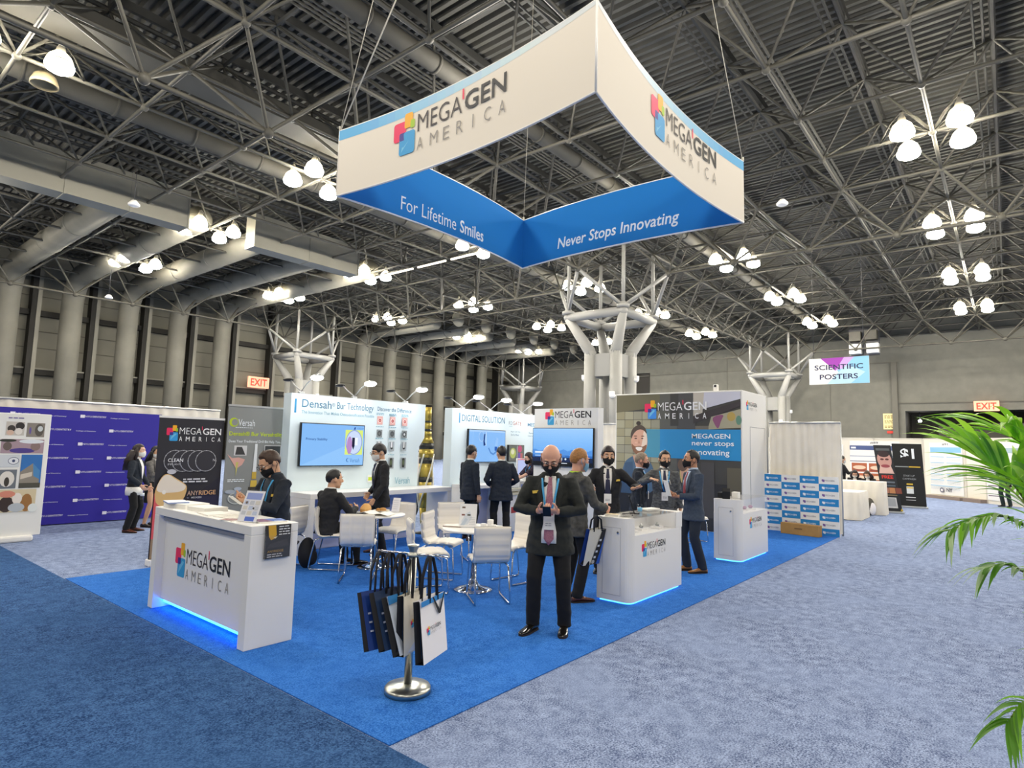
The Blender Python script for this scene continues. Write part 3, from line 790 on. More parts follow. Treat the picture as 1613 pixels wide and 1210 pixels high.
for x, a in ((6.85, 'left'), (7.75, 'middle'), (8.9, 'right')): arm_light('two-headed arm spotlight at the ' + a + ' of the DIGITAL SOLUTION wall top', x, 6.1, 2.5)
t = thing('wall_counter', 'white counter shelf under the DIGITAL SOLUTION screens', 'counter', (6.5, 5.45, .009))
b = MB(); b.box(0, .9, 0, .54, .86, .93, bev=.006); b.box(1.55, 3.1, 0, .54, .9, .97, bev=.006); b.build('worktop', white, t)
for x0_, x1_, z_ in ((0, .06, .86), (.84, .9, .86), (1.55, 1.6, .9), (3.04, 3.1, .9)):
    b = MB(); b.box(x0_, x1_, 0, .54, 0, z_); b.build('side_panel', white, t)
b = MB(); b.box(.06, .84, .3, .52, .02, .86); b.box(1.6, 3.04, .2, .52, .02, .9); b.build('shaded_base_panel', lav_shade, t)  # lavender again paints the shade below the worktops
t = thing('scanner_cart', 'white scanner cart with a laptop screen between the two suited men', 'cart', (7.35, 5.2, 0))
b = MB(); b.box(-.28, .28, -.2, .2, .82, .88, bev=.01); b.build('tray', mat('cart_tan', '#d2ccb4', .5), t); b = MB(); b.box(-.3, .3, -.2, .2, .74, .80, bev=.01); b.build('drawer', mat('cart_tan', '#d2ccb4', .5), t)
b = MB(); b.prism([(-.22, 0), (.22, 0), (.12, .74), (-.12, .74)], -.14, .14, Matrix(((1, 0, 0, 0), (0, 0, 1, 0), (0, 1, 0, 0), (0, 0, 0, 1)))); b.build('pedestal', white, t)
b = MB(); b.box(-.05, .12, -.145, -.14, .38, .5); b.build('red_label', ic('#b23a3a'), t)
b = MB(); b.box(-.2, .2, -.12, .14, .88, .9); b.build('keyboard_base', alu, t)
b = MB(); b.use(em('#9aa8e0', .9)); b.box(-.2, .2, .14, .15, .9, 1.18); b.build('laptop_screen', None, t)
t = thing('monitor', 'white monitor with a red top edge beside the woman in the floral top', 'monitor', (8.35, 5.55, .97))
b = MB(); b.box(-.3, .3, -.02, .02, .1, .5, bev=.01); b.build('housing', white, t); b = MB(); b.box(-.1, .1, -.08, .1, 0, .02); b.box(-.03, .03, 0, .03, .02, .12); b.build('stand', white, t)
p = Print((0, -.02, 0), (1, 0, 0), (0, 0, 1)); p.rect(-.28, .12, .56, .36, em('#b7c2e8', .95)); p.rect(-.28, .47, .56, .02, em('#d86a7a')); p.build('screen', t)
t = thing('hand_sanitizer', 'clear pump bottle of sanitizer on the end of the middle counter', 'bottle', (6.62, 5.6, .93))
b = MB(); b.box(-.1, .1, -.05, .05, 0, .3, bev=.02); b.build('bottle', glass, t); b = MB(); b.box(-.06, .06, -.03, .03, .02, .14); b.build('label', ic('#27408f'), t); b = MB(); b.tube([(0, 0, .3), (0, 0, .36)], .012, 8); b.box(-.05, .02, -.012, .012, .35, .375); b.build('pump', black, t)
# panel with the sea screen -------------------------------------------------
t = thing('booth_wall', 'narrow white booth panel carrying the logo over a large seascape screen', 'booth wall', (7.8, 4.11, 0), R(-90))
b = MB(); b.box(-.78, .78, 0, .2, 0, 2.54); b.build('panel', white_print, t)
p = Print((0, 0, 0), (1, 0, 0), (0, 0, 1)); logo(p, -.5, 2.2, 1.12); p.build('printed_graphic', t)
def scr4(p, w, h):
    n = 12
    for i in range(n):
        f = i / n; c = [int(a + (c_ - a) * f) for a, c_ in zip((150, 198, 246), (108, 172, 240))]
        p.rect(-w / 2, h / 2 - h * .62 * (i + 1) / n, w, h * .62 / n + .001, em('#%02x%02x%02x' % tuple(c)))
    random.seed(3)
    top = [(-w / 2 + w * k / 30, h / 2 - h * .60 + .02 * math.sin(k * 1.3) + random.uniform(0, .02)) for k in range(31)]
    p.poly([(-w / 2, -h / 2)] + [(w / 2, -h / 2)] + top[::-1], em('#4f8fdc')); p.rect(-w / 2, -h / 2, w, h * .28, em('#2d6fc4', .8)); p.rect(-w / 2, -h / 2, w, h * .22, em('#0d2c63', .5)); p.rect(-w / 2, -h / 2, w, h * .10, em('#050d22', .3))
    p.rect(-w / 2 + .06, -.13, .24, .035, em('#dfeafc')); p.rect(-w / 2 + .06, -.19, .16, .02, em('#a8c8f0')); p.poly(ell(-.02, -.24, .045, .045), em('#9fd4f8')); p.poly(ell(.1, -.24, .022, .022), em('#cfe4fa')); p.rect(0, -.33, .14, .012, em('#e8f2ff'))
    for k in range(5): p.rect(-w / 2 + .1 + .27 * k, -.18 + .012 * (k % 2), .18, .006, em('#8fbdf0'))
tv('large flat screen with a blue seascape behind the bald man', (7.79, 4.14, 1.75), R(-90), 1.49, .78, scr4)
# tower ---------------------------------------------------------------------
t = thing('booth_tower', 'tall white booth tower faced with a photo of a smiling bearded man', 'booth tower', (10.65, 3.03, 0), R(-90))
b = MB(); b.box(-1.53, 1.53, 0, 1.65, 0, 3.07, bev=.01); b.build('body', white_print, t)
p = Print((0, 0, 0), (1, 0, 0), (0, 0, 1))   # x = 3.03 - Y
p.rect(-1.5, .02, 3.0, 3.02, ic('#43423f')); 
random.seed(5)
for i in range(5):                           # pale stone blocks
    for j in range(8):
        c = random.choice(('#a09a7c', '#aaa68c', '#938d70', '#9d9a86')); p.rect(-1.5 + .23 * i, 1.05 + .2 * j, .22, .19, ic(c))
p.poly([(-1.5, 2.62), (-.3, 2.74), (-.3, 3.04), (-1.5, 3.04)], ic('#6d6850')); p.rect(-.36, 1.0, .42, 2.04, ic('#5d5d58')); p.rect(.06, 1.0, .44, 2.04, ic('#4b4b4c')); p.rect(-.1, 2.3, .2, .74, ic('#3c3b3a'))
p.poly([(.45, 2.62), (1.5, 2.88), (1.5, 3.04), (.45, 3.04)], ic('#cfcfdc')); p.poly([(.45, 3.04), (.7, 3.04), (.66, 2.56), (.45, 2.5)], ic('#c5bdb0')); p.poly([(.45, 2.35), (1.5, 2.72), (1.5, 2.84), (.75, 2.62), (.45, 2.52)], ic('#3a3336'))
p.poly([(.78, 2.22), (1.5, 2.26), (1.5, 2.66), (.86, 2.5)], ic('#a6a088')); p.poly(soft([(.86, 2.5), (1.16, 2.56), (1.08, 2.42), (1.02, 2.22), (.95, 2.3)]), ic('#8b4f74')); p.poly(ell(1.3, 2.5, .09, .1), ic('#b49a52')); p.poly(ell(1.46, 2.42, .06, .1), ic('#5f8a76')); p.rect(.5, 2.2, .3, .1, ic('#6f6a60'))
p.poly([(-.85, 1.57), (1.5, 1.55), (1.5, 2.22), (-.85, 2.22)], ic('#1f8cc8')); p.rect(-.85, 1.57, .5, .65, ic('#4a9ab8'))
p.rect(-1.5, .02, 3.0, 1.02, ic('#2a2a2d')); p.rect(.62, .3, .3, 1.2, ic('#4a4848')); p.rect(1.2, .5, .3, .9, ic('#5d5848'))
# the woman (mostly hidden) and the bearded man of the photo print
p.poly(ell(.33, 1.24, .2, .34), ic('#d8c07a')); p.poly(ell(.28, 1.26, .13, .2), ic('#d8a888')); p.poly(soft([(.1, .6), (.6, .6), (.48, 1.05), (.2, 1.0)]), ic('#c9b8a0')); p.poly(ell(.2, 1.42, .12, .14), ic('#6d5648'))
p.poly(soft([(-1.36, .7), (-.42, .7), (-.5, 1.38), (-.78, 1.6), (-1.05, 1.6), (-1.32, 1.4)]), ic('#4d6a86')); p.poly([(-1.05, 1.6), (-.78, 1.6), (-.86, 1.35), (-.95, 1.3)], ic('#d5a58c')); p.poly([(-1.36, .7), (-1.0, .7), (-1.05, 1.45), (-1.25, 1.42)], ic('#3f5a78'))
p.poly(ell(-.88, 1.93, .215, .32), ic('#d9a78f')); p.poly(soft([(-.88, 1.62), (-.68, 1.8), (-.67, 2.1), (-.76, 2.24), (-.8, 1.9)]), ic('#efd9c6')); p.poly(soft([(-1.09, 1.9), (-1.06, 1.72), (-.94, 1.6), (-.82, 1.6), (-.7, 1.74), (-.68, 1.88), (-.78, 1.8), (-.88, 1.83), (-1.0, 1.8)]), ic('#8d6248'))
p.poly(soft([(-1.1, 1.95), (-1.11, 2.15), (-1.0, 2.29), (-.85, 2.33), (-.72, 2.26), (-.67, 2.08), (-.76, 2.2), (-.9, 2.22), (-1.03, 2.12)]), ic('#4f4238')); p.poly(ell(-.9, 2.36, .06, .05), ic('#3c322b'))
p.poly(soft([(-.99, 1.80), (-.78, 1.80), (-.82, 1.72), (-.88, 1.70), (-.95, 1.73)]), ic('#f5efe8')); p.poly(ell(-.98, 2.055, .05, .012, 10), ic('#6d4c3a')); p.poly(ell(-.79, 2.055, .045, .012, 10), ic('#6d4c3a')); p.poly(ell(-.96, 1.9, .04, .02, 10), ic('#e3b49c')); p.poly(ell(-.97, 2.0, .035, .014, 10), ic('#4a342b')); p.poly(ell(-.8, 2.0, .03, .013, 10), ic('#4a342b')); p.poly([(-.89, 1.99), (-.85, 1.88), (-.91, 1.88)], ic('#c58f78'))
k = p.k
logo(p, -.74, 2.46, 1.50, True, '#3a8fe6')
wt = ic('#eef4f8'); p.text('MEGAGEN', .42, 2.02, wt, h=.105, w=.86, bold=.012); p.text('never stops', .42, 1.83, wt, h=.125, w=.94, bold=.012); p.text('innovating', .42, 1.62, wt, h=.155, w=.84, bold=.012)
p.build('printed_graphic', t)
p = Print((1.53, 0, 0), (0, 1, 0), (0, 0, 1)); logo(p, .25, 2.66, .72); p.build('side_lettering', t)
b = MB(); b.box(1.53, 1.534, .5, 1.52, .02, 2.29); b.build('cabinet_door', white_print, t)
b = MB()
for a in ((.49, .5, 2.29, .0), (1.52, 1.53, 2.29, .0)): b.box(1.53, 1.5355, a[0], a[1], .02, 2.3)
b.box(1.53, 1.5355, .49, 1.53, 2.29, 2.3); b.build('door_gap', grey, t)
t = thing('security_camera', 'small white camera standing on top of the booth tower', 'camera', (10.8, 2.12, 3.07))
b = MB(); b.box(-.05, .05, -.05, .05, 0, .16, bev=.02); b.build('body', white, t); b = MB(); b.ball((-.05, 0, .12), (.02, .03, .03), 8, 6); b.build('lens', black, t)
# step-and-repeat board and drapes -------------------------------------------
t = thing('logo_board', 'low blue and white chequered logo board at the back of the booth', 'board', (12.1, .745, 0), R(-90))
b = MB(); b.box(-.77, .77, 0, .05, 0, 1.26); b.build('panel', white_print, t)
p = Print((0, 0, 0), (1, 0, 0), (0, 0, 1)); bl = ic('#1d86c8')
for i in range(4):
    for j in range(8):
        x, z = -.77 + .385 * i, 1.26 - .1575 * (j + 1); blue_ = (i + j) % 2 == 0
        if blue_: p.rect(x, z, .385, .1575, bl, .001)
        c = ic('#eef4f8') if blue_ else ic('#7a5a9c'); c2 = c if blue_ else ic('#8f8f98')
        p.poly(rrect(x + .06, z + .06, .035, .04, .006), c, .0016); p.poly(rrect(x + .075, z + .045, .04, .05, .006), c, .0019); p.text('MEGA', x + .125, z + .06, c2, h=.034, w=.1, d=.0019); p.text('GEN', x + .228, z + .06, c2, h=.034, w=.08, bold=.03, d=.0019)
p.build('lettering', t)
t = thing('cardboard_box', 'long brown cardboard box lying in front of the logo board', 'box', (11.78, .66, .009), R(-98))
b = MB(); b.box(-.40, .40, -.09, .09, 0, .235, bev=.008); b.build('carton', mat('cardboard', '#b58a4e', .8, var=.08, scale=6), t)
b = MB(); b.box(-.10, .06, -.094, -.09, .12, .145); b.build('printed_mark', ic('#7d5c30'), t); b = MB(); b.box(-.402, .402, -.02, .02, .234, .237); b.build('tape', mat('tape', '#c9a873', .4), t)
def drape(label, A, B, z0, z1, depth=.05, per=.17, mt=drape_m):
    A, B = Vector((*A, 0)), Vector((*B, 0)); L = (B - A).length; u = (B - A) / L; n = Vector((u.y, -u.x, 0))
    t = thing('pipe_and_drape', label, 'drape', A, 0)
    b = MB(); N = int(L / .02)
    def pt(i, z, o):
        x = L * i / N; return u * x + n * (o + depth * .5 * math.sin(x * 2 * PI / per + .9 * math.sin(x * 7)) * (1 - .5 * (z - z0) / (z1 - z0))) + Vector((0, 0, z))
    rows = [[b.bm.verts.new(pt(i, z, .0)) for i in range(N + 1)] for z in (z0, (z0 + z1) / 2, z1)]
    rows2 = [[b.bm.verts.new(pt(i, z, -.006)) for i in range(N + 1)] for z in (z0, (z0 + z1) / 2, z1)]
    for g in (rows, rows2):
        for a, c_ in zip(g, g[1:]):
            for i in range(N): b.face([a[i], a[i + 1], c_[i + 1], c_[i]], True)
    b.build('curtain', mt, t)
    b = MB(); b.tube([u * -.01 + Vector((0, 0, z1 - .01)), u * (L + .01) + Vector((0, 0, z1 - .01))], .024, 8)
    for x in (0.0, L): b.tube([u * x - n * .04, u * x - n * .04 + Vector((0, 0, z1))], .022, 8)
    b.build('pipe', alu, t)
    return t
drape('white pleated drape behind the blue chequered logo board', (12.36, 1.44), (12.36, -.03), .04, 2.45)
drape('narrow strip of white drape seen between the seascape screen and the tower', (12.36, 7.2), (12.36, 4.6), .04, 2.43)
# banners -------------------------------------------------------------------
def rollup(label, loc, rz, w, h, m, art, base=alu):
    t = thing('roll_up_banner', label, 'banner', loc, rz)
    b = MB(); b.box(-w / 2, w / 2, -.006, .006, .08, h); b.build('sheet', m, t)
    p = Print((0, -.006, 0), (1, 0, 0), (0, 0, 1)); art(p, w, h); p.build('printed_graphic', t)
    b = MB(); b.box(-w / 2 - .015, w / 2 + .015, -.07, .07, 0, .09, bev=.015); b.build('base_cassette', base, t)
    b = MB(); b.box(-w / 2 - .005, w / 2 + .005, -.015, .015, h - .01, h + .02); b.build('top_rail', base, t)
    b = MB(); b.tube([(0, .04, .05), (0, .04, h)], .012, 6); b.build('support_pole', alu, t)
    return t
def art_black(p, w, h):       # x offset: left edge of sheet at -w/2 ; photographed X = .96 + (x + w/2)
    x0 = -w / 2
    p.poly([(x0, .08), (w / 2, .08), (w / 2, 1.2), (x0, .5)], ic('#1d1c2c')); p.poly([(x0 + .4, .4), (w / 2, .2), (w / 2, .9), (x0 + .6, 1.0)], ic('#23213f'))
    logo(p, x0 + .10, 1.70, .76, True, '#2f9fe0')
    for i in range(5):
        cx = x0 + .24 + .105 * i; cy = 1.42
        for r in (.15, .14): p.poly(ell(cx, cy, r, r * 1.03, 28), ic('#9a9ba0') if r == .15 else ic('#2d2c34'))
        for a in range(0, 360, 30): p.poly(ell(cx + .145 * math.cos(R(a)), cy + .148 * math.sin(R(a)), .006, .006, 6), ic('#d8d8dc'))
        p.text('N', cx + .1, cy - .005, ic('#d0d0d4'), h=.035, w=.03)
    p.text('CLEAN', x0 + .14, 1.405, ic('#f2f2f4'), h=.05, w=.2, bold=.015); p.text('IMPLANT', x0 + .14, 1.36, ic('#cfcfd4'), h=.026, w=.17)
    p.poly(ell(x0 + .2, 1.27, .06, .035), ic('#c8c8d0')); words(p, 2, x0 + .36, 1.15, ic('#d8d8dc'), .02, .035, .34)
    p.poly([(x0, .30), (x0 + .36, .30), (x0 + .3, .7), (x0 + .12, .98), (x0, .98)], ic('#dd5a5e'))
    p.poly(soft([(x0 + .04, .8), (x0 + .3, .76), (x0 + .40, .9), (x0 + .43, 1.06), (x0 + .36, 1.12), (x0 + .26, 1.18), (x0 + .16, 1.25), (x0 + .08, 1.22), (x0 + .01, 1.05), (x0, .95)]), ic('#e0b877')); p.poly(soft([(x0 + .03, .98), (x0 + .36, .98), (x0 + .42, 1.06), (x0 + .35, 1.11), (x0 + .25, 1.17), (x0 + .16, 1.24), (x0 + .09, 1.21), (x0 + .02, 1.08)]), ic('#efe2cf')); p.poly(ell(x0 + .12, .99, .025, .03), ic('#f7f0e4'))
    p.poly([(x0, .1), (x0 + .4, .1), (x0 + .4, .42), (x0, .36)], ic('#9c8466'))
    for i in range(9): p.poly(ell(x0 + .05 + .04 * i, .13 + .06 * (i % 4), .016, .016, 8), ic('#6e5a44'))
    p.text('ANY', x0 + .43, .93, ic('#d9b49a'), h=.065, w=.15, bold=.0); p.text('RIDGE', x0 + .59, .93, ic('#d9a878'), h=.065, w=.24, bold=.03); p.text('by', x0 + .43, .885, ic('#b8b8c0'), h=.025); p.text('MEGAGEN', x0 + .49, .885, ic('#d0d0d6'), h=.025, w=.14, bold=.02)
    p.text('DO IT THE', x0 + .43, .75, wt, h=.045, w=.25, bold=.03); p.text('RIGHT WAY', x0 + .43, .66, wt, h=.045, w=.36, bold=.03)
rollup('black roll-up banner with a large tooth standing left of the booth', (1.42, 6.25, 0), 0, .90, 2.03, ic('#25242c'), art_black, white)
def art_grey(p, w, h):
    x0 = -w / 2; g = ic('#b5c91f')
    p.poly(ell(x0 + .09, 2.0, .07, .07), g); p.poly(ell(x0 + .105, 2.0, .048, .05), ic('#8b8e8c')); p.text('Versah', x0 + .16, 1.95, wt, h=.10, w=.26, bold=.0); words(p, 1, x0 + .12, 1.92, wt, .008, .02, .28)
    p.text('Densah® Bur Versahtility', x0 + .03, 1.78, ic('#c9dc2a'), h=.085, w=.88, bold=.025); p.text('Does Your Traditional Drill Bit Help You...', x0 + .03, 1.685, wt, h=.05, w=.86, bold=.02)
    p.rect(x0 + .12, 1.5, .2, .15, ic('#d4d4d4')); p.poly([(x0 + .14, 1.51), (x0 + .3, 1.51), (x0 + .24, 1.63), (x0 + .16, 1.63)], ic('#3a3a3a'))
    p.poly([(x0 + .02, 1.52), (x0 + .1, 1.46), (x0 + .2, 1.47), (x0 + .3, 1.44), (x0 + .26, 1.36), (x0 + .17, 1.3), (x0 + .12, 1.38)], ic('#dba89c')); p.poly([(x0 + .16, 1.4), (x0 + .2, 1.4), (x0 + .17, 1.18)], ic('#c9c26a')); words(p, 2, x0 + .05, 1.13, wt, .012, .025, .26)
    p.poly([(x0 + .43, 1.25), (x0 + .49, 1.25), (x0 + .485, 1.68), (x0 + .445, 1.68)], ic('#e4e8ea')); p.rect(x0 + .425, 1.14, .07, .11, ic('#c9a83e')); p.rect(x0 + .41, 1.02, .1, .1, ic('#d8b84a')); p.rect(x0 + .38, .92, .15, .1, ic('#3a362a')); p.rect(x0 + .39, .76, .14, .16, ic('#cdb04c')); p.rect(x0 + .39, .82, .14, .03, ic('#2e2b24'))
    p.rect(x0 + .6, 1.44, .28, .22, ic('#e4e4e4')); p.rect(x0 + .61, 1.45, .26, .2, ic('#3b3f42')); p.poly(ell(x0 + .74, 1.47, .11, .12, 16, 0, 180), ic('#b9bdc0'))
    p.poly(ell(x0 + .2, .86, .13, .09), ic('#c2c8c4')); p.poly(ell(x0 + .2, .86, .115, .075), ic('#8b8e8c')); p.rect(x0 + .17, .9, .09, .1, ic('#8c9aae')); p.poly(ell(x0 + .215, 1.0, .06, .025), ic('#b4c0d0')); p.rect(x0 + .2, .8, .02, .12, ic('#c9b84a')); p.poly(ell(x0 + .1, .96, .08, .03), ic('#a9b2bc'))
    p.poly(ell(x0 + .68, 1.05, .05, .12), ic('#e8d4d4')); p.poly(ell(x0 + .7, .95, .04, .08), ic('#c76a84'))
rollup('grey roll-up banner about drill burs beside the black one', (2.35, 6.2, 0), 0, .90, 2.25, ic('#8b8e8c'), art_grey)
def art_ny(p, w, h):
    x0 = -w / 2; p.poly([(x0, .08), (w / 2, .08), (w / 2, h - .42), (x0 + w * .38, h - 1.0), (x0, h - 1.15)], ic('#7fb4d6')); p.poly([(x0, .08), (x0, h - 1.1), (x0 + w * .4, h - .95), (w / 2, h - .42), (w / 2, h * .6)], ic('#9fb4d8')); p.poly([(x0, h - .55), (x0 + w * .38, h - .98), (x0, h - 1.15)], ic('#d8d2e4')); p.poly([(x0, .08), (w / 2, .08), (w / 2, .9), (x0, .7)], ic('#6fa9d0'))
    p.poly(ell(-.1, h - .2, .07, .09), ic('#5a4a78')); p.poly(ell(-.1, h - .2, .04, .06), ic('#f4f1ea')); p.text('NY', 0.02, h - .25, ic('#2a2a4a'), h=.11, w=.22, bold=.03); words(p, 1, .0, h - .33, ic('#6a6a8a'), .02, .03, .25)
    for i, (s, ww) in enumerate((('Scientific', .5), ('Poster', .34), ('Session', .42))): p.text(s, .08, h - .78 - .15 * i, ic('#4c5a8a'), h=.1, w=ww, align='c')
    p.text('Thursday', .0, h - 1.45, ic('#e4eef6'), h=.09, w=.52, align='c'); p.text('until 12:00', .02, h - 1.8, ic('#e4eef6'), h=.09, w=.5, align='c')
rollup('pale blue roll-up banner standing behind the gap between the booth walls', (9.0, 11.3, 0), R(-25), .85, 2.1, ic('#efeae0'), art_ny)
t = thing('folding_board', 'white board with a black framed letter, beyond the gap beside the middle wall', 'board', (10.9, 12.2, 0), R(-25))
b = MB(); b.box(-.6, .6, 0, .04, 0, 2.45); b.build('panel', mat('ivory', '#efe6da', .6), t)
p = Print((0, 0, 0), (1, 0, 0), (0, 0, 1)); p.poly([(-.4, 2.25), (.5, 2.25), (.5, 1.45), (-.2, 1.45)], ic('#2a2426')); p.poly(rrect(-.18, 1.5, .6, .66, .2), wt); p.poly(rrect(-.08, 1.6, .4, .46, .14), ic('#2a2426')); p.rect(-.2, 1.3, .5, .1, ic('#2a2426')); p.rect(-.1, .95, .3, .2, ic('#4a3a34')); p.build('printed_graphic', t)
# left wall of the neighbouring stand ----------------------------------------
t = thing('backdrop', 'purple-blue backdrop with rows of small white lettering at the left', 'backdrop', (.9, 11.4, 0))
purple = mat('purple_backdrop', '#2a1f9a', .6)
b = MB(); b.box(-4.5, 2.05, 0, .05, .02, 2.22); b.build('panel', purple, t)
p = Print((0, 0, 0), (1, 0, 0), (0, 0, 1)); wv = ic('#e6e4f2')
random.seed(11)
for r in range(8):
    z = 2.10 - .275 * r
    for k in range(-4, 3):
        x = -.55 + 1.10 * k + (.52 if r % 2 else 0)
        if -4.4 < x < 1.6:
            p.rect(x, z - .02, .075, .06, wv); p.text('NYU', x + .085, z - .008, wv, h=.035, w=.11, d=.002); p.text('DENTISTRY', x + .21, z - .008, wv, h=.035, w=.24, bold=.02, d=.002)
        x2 = x + .55
        if -4.4 < x2 < 1.6: p.text('College of Dentistry', x2 - .02, z - .02, wv, h=.022, w=.34, bold=.02, d=.002)
p.build('lettering', t)
drape('white drape rising behind the purple backdrop at the left', (-6, 11.62), (4.3, 11.62), .03, 2.40, per=.3)
t = thing('photo_board', 'white poster board with dental and building photographs at the left edge', 'board', (.05, 9.6, 0))
b = MB(); b.box(-.5, .5, 0, .06, .09, 2.07, bev=.01); b.build('panel', white_print, t); b = MB(); b.box(-.5, .40, -.07, .12, 0, .10, bev=.03); b.build('foot', white, t)
p = Print((-.05, 0, 0), (1, 0, 0), (0, 0, 1))
def pic(x, z, w_, h_, base, bits):
    p.rect(x, z, w_, h_, ic(base))
    for (a, b_, c, d, col) in bits: p.poly(ell(x + a * w_, z + b_ * h_, c * w_, d * h_, 14), ic(col))
pic(-.04, 1.71, .24, .22, '#c9c2ba', ((.3, .5, .22, .25, '#3b3430'), (.75, .7, .25, .28, '#2f2a28'), (.7, .3, .2, .25, '#e9e2da'), (.25, .2, .2, .2, '#d8b8a4')))
pic(.23, 1.69, .24, .23, '#8d857c', ((.7, .5, .25, .45, '#5a544e'), (.75, .6, .15, .2, '#cdd2d4'), (.2, .45, .06, .25, '#6a5aa0')))
pic(-.08, 1.42, .56, .23, '#a8909a', ((.5, .2, .3, .18, '#4a3a8a'), (.15, .5, .1, .3, '#6a5c58'), (.8, .5, .12, .3, '#8a7470'), (.7, .85, .3, .15, '#dfe4ea'), (.15, .9, .2, .1, '#2a2e26')))
pic(-.08, 1.20, .26, .2, '#cfd3d8', ((.7, .5, .28, .3, '#3a4468'), (.7, .5, .25, .26, '#e4e6ea'), (.7, .5, .08, .12, '#3a4468')))
p.rect(.20, .86, .28, .54, ic('#2f6fb4')); p.poly([(.20, .92), (.20, 1.12), (.36, 1.26), (.46, 1.14), (.46, .92)], ic('#8c8478')); p.poly([(.36, 1.26), (.38, 1.05), (.46, 1.0), (.46, 1.14)], ic('#4a86b8')); p.poly([(.21, 1.0), (.36, 1.05), (.36, 1.12), (.21, 1.08)], ic('#cfc4b4')); p.rect(.20, .86, .28, .08, ic('#4c4a40'))
pic(-.08, .86, .24, .3, '#6a7078', ((.5, .5, .4, .42, '#e2dcd4'), (.5, .35, .14, .25, '#3c3630')))
pic(-.10, .48, .54, .36, '#d8c8a4', ((.3, .35, .18, .35, '#3a2c28'), (.78, .4, .14, .4, '#a0703c'), (.55, .6, .12, .25, '#efe6dc'), (.55, .2, .2, .2, '#bcc2c8'), (.95, .15, .12, .2, '#e8ece8'), (.3, .8, .2, .15, '#d88a74')))
words(p, 1, -.02, 1.985, ic('#6a5a9a'), .015, .03, .2)
p.build('printed_graphic', t)
# ================================================================== reception counter (left)
t = thing('reception_counter', 'white reception counter with recessed logo front and blue light strip, nearest at the left', 'counter', (.19, 2.10, .009))
for y0, y1 in ((0, .11), (1.89, 2.0)):
    b = MB(); b.box(0, .44, y0, y1, 0, .94, bev=.004); b.build('side_panel', white, t)
b = MB(); b.box(0, .44, 0, 2.0, .94, 1.02, bev=.006); b.build('worktop', white, t)
b = MB(); b.box(.075, .095, .11, 1.89, .09, .885); f = b.build('front_panel', white, t)
b = MB(); b.box(.05, .10, .11, 1.89, .885, .94); b.build('shaded_gap', mat('gap_shade', '#a3a3ab', .6), t)  # grey strip painted as the shaded gap below the worktop
b = MB(); b.box(.42, .43, .11, 1.89, .02, .94); b.build('back_panel', white, t)
b = MB(); b.box(.10, .13, .13, 1.87, .055, .075); b.build('led_strip', led_blue, t)
p = Print((.075, 2.0, 0), (0, -1, 0), (0, 0, 1)); logo(p, .40, .37, 1.14); p.build('lettering', f)
paper = mat('paper', '#f3f1ea', .7)
def stack(label, name, cat, loc, rz, w_, d_, h, cover, grp=None, edge=paper, art=None):
    t = thing(name, label, cat, loc, rz, grp)
    b = MB(); b.box(-w_ / 2, w_ / 2, -d_ / 2, d_ / 2, 0, h, bev=.002); b.build('pages', edge, t)
    p = Print((0, 0, h), (1, 0, 0), (0, 1, 0)); p.rect(-w_ / 2 + .002, -d_ / 2 + .002, w_ - .004, d_ - .004, cover)
    if art: art(p)
    p.build('cover', t)
    return t
CT = 1.029
g_ = 'brochures laid out on the reception counter'
stack('tall white stack of brochures at the far left end of the reception counter', 'brochure_stack', 'brochures', (.40, 3.86, CT), R(8), .26, .40, .045, paper, g_)
stack('white booklet with a blue edge on the left end stack of the reception counter', 'booklet', 'booklet', (.33, 3.95, CT + .045), R(-12), .20, .28, .012, ic('#dfe4ee'), g_, ic('#8fa4d6'))
stack('thick cream stack of leaflets in the middle left of the reception counter', 'brochure_stack', 'brochures', (.42, 3.42, CT), R(4), .24, .34, .04, paper, g_)
stack('flat white leaflet in front of the thick cream stack', 'leaflet', 'leaflet', (.34, 3.10, CT), R(-6), .22, .30, .012, paper, g_)
stack('pale leaflet with printed lines in the middle of the reception counter', 'leaflet', 'leaflet', (.36, 2.79, CT), R(5), .21, .28, .008, ic('#e6e2d6'), g_, paper, lambda p: words(p, 5, -.08, .08, ic('#b4b0a8'), .006, .03, .16))
stack('brown-red leaflet beside the acrylic stand on the reception counter', 'leaflet', 'leaflet', (.25, 2.58, CT), R(12), .12, .17, .006, ic('#8c5a5c'), g_)
stack('blue and purple brochures fanned at the right end of the reception counter', 'brochure_stack', 'brochures', (.46, 2.28, CT), R(-14), .24, .20, .014, ic('#2f5fb4'), g_, paper, lambda p: (p.poly([(-.12, -.1), (.0, -.1), (-.04, .1), (-.12, .1)], ic('#7a4f70')), p.rect(.02, -.06, .08, .02, ic('#dfe8f6'))))
t = thing('acrylic_sign', 'tilted clear acrylic stand with product pictures on the reception counter', 'sign stand', (.27, 2.34, CT), R(-68))
Mx = Matrix.Rotation(R(-22), 4, 'X')
b = MB(); b.box(-.11, .11, -.003, .003, 0, .30, Mx); b.build('acrylic_sheet', glass, t)
p = Print((0, -.005, 0), (1, 0, 0), Mx @ Vector((0, 0, 1))); p.rect(-.1, .01, .2, .28, ic('#e3e4ec')); p.rect(-.08, .21, .16, .06, ic('#8f9fd8')); p.rect(-.03, .015, .1, .04, ic('#4a68c4'))
for i in range(3):
    for j in range(3): p.rect(-.085 + .06 * i, .07 + .047 * j, .045, .034, ic(('#c4c8d2', '#d4d0c8', '#b9c4dc')[(i + j) % 3]))
p.poly(ell(-.06, .18, .012, .012, 10), ic('#6b5a50')); p.poly(ell(.03, .13, .01, .01, 10), ic('#3a3634')); p.build('printed_sheet', t)
b = MB(); b.box(-.11, .11, 0, .14, 0, .006); b.build('foot', glass, t)
t = thing('brochure_holder', 'clear wall holder with a black and gold brochure on the end of the reception counter', 'brochure holder', (.43, 2.10, .74))
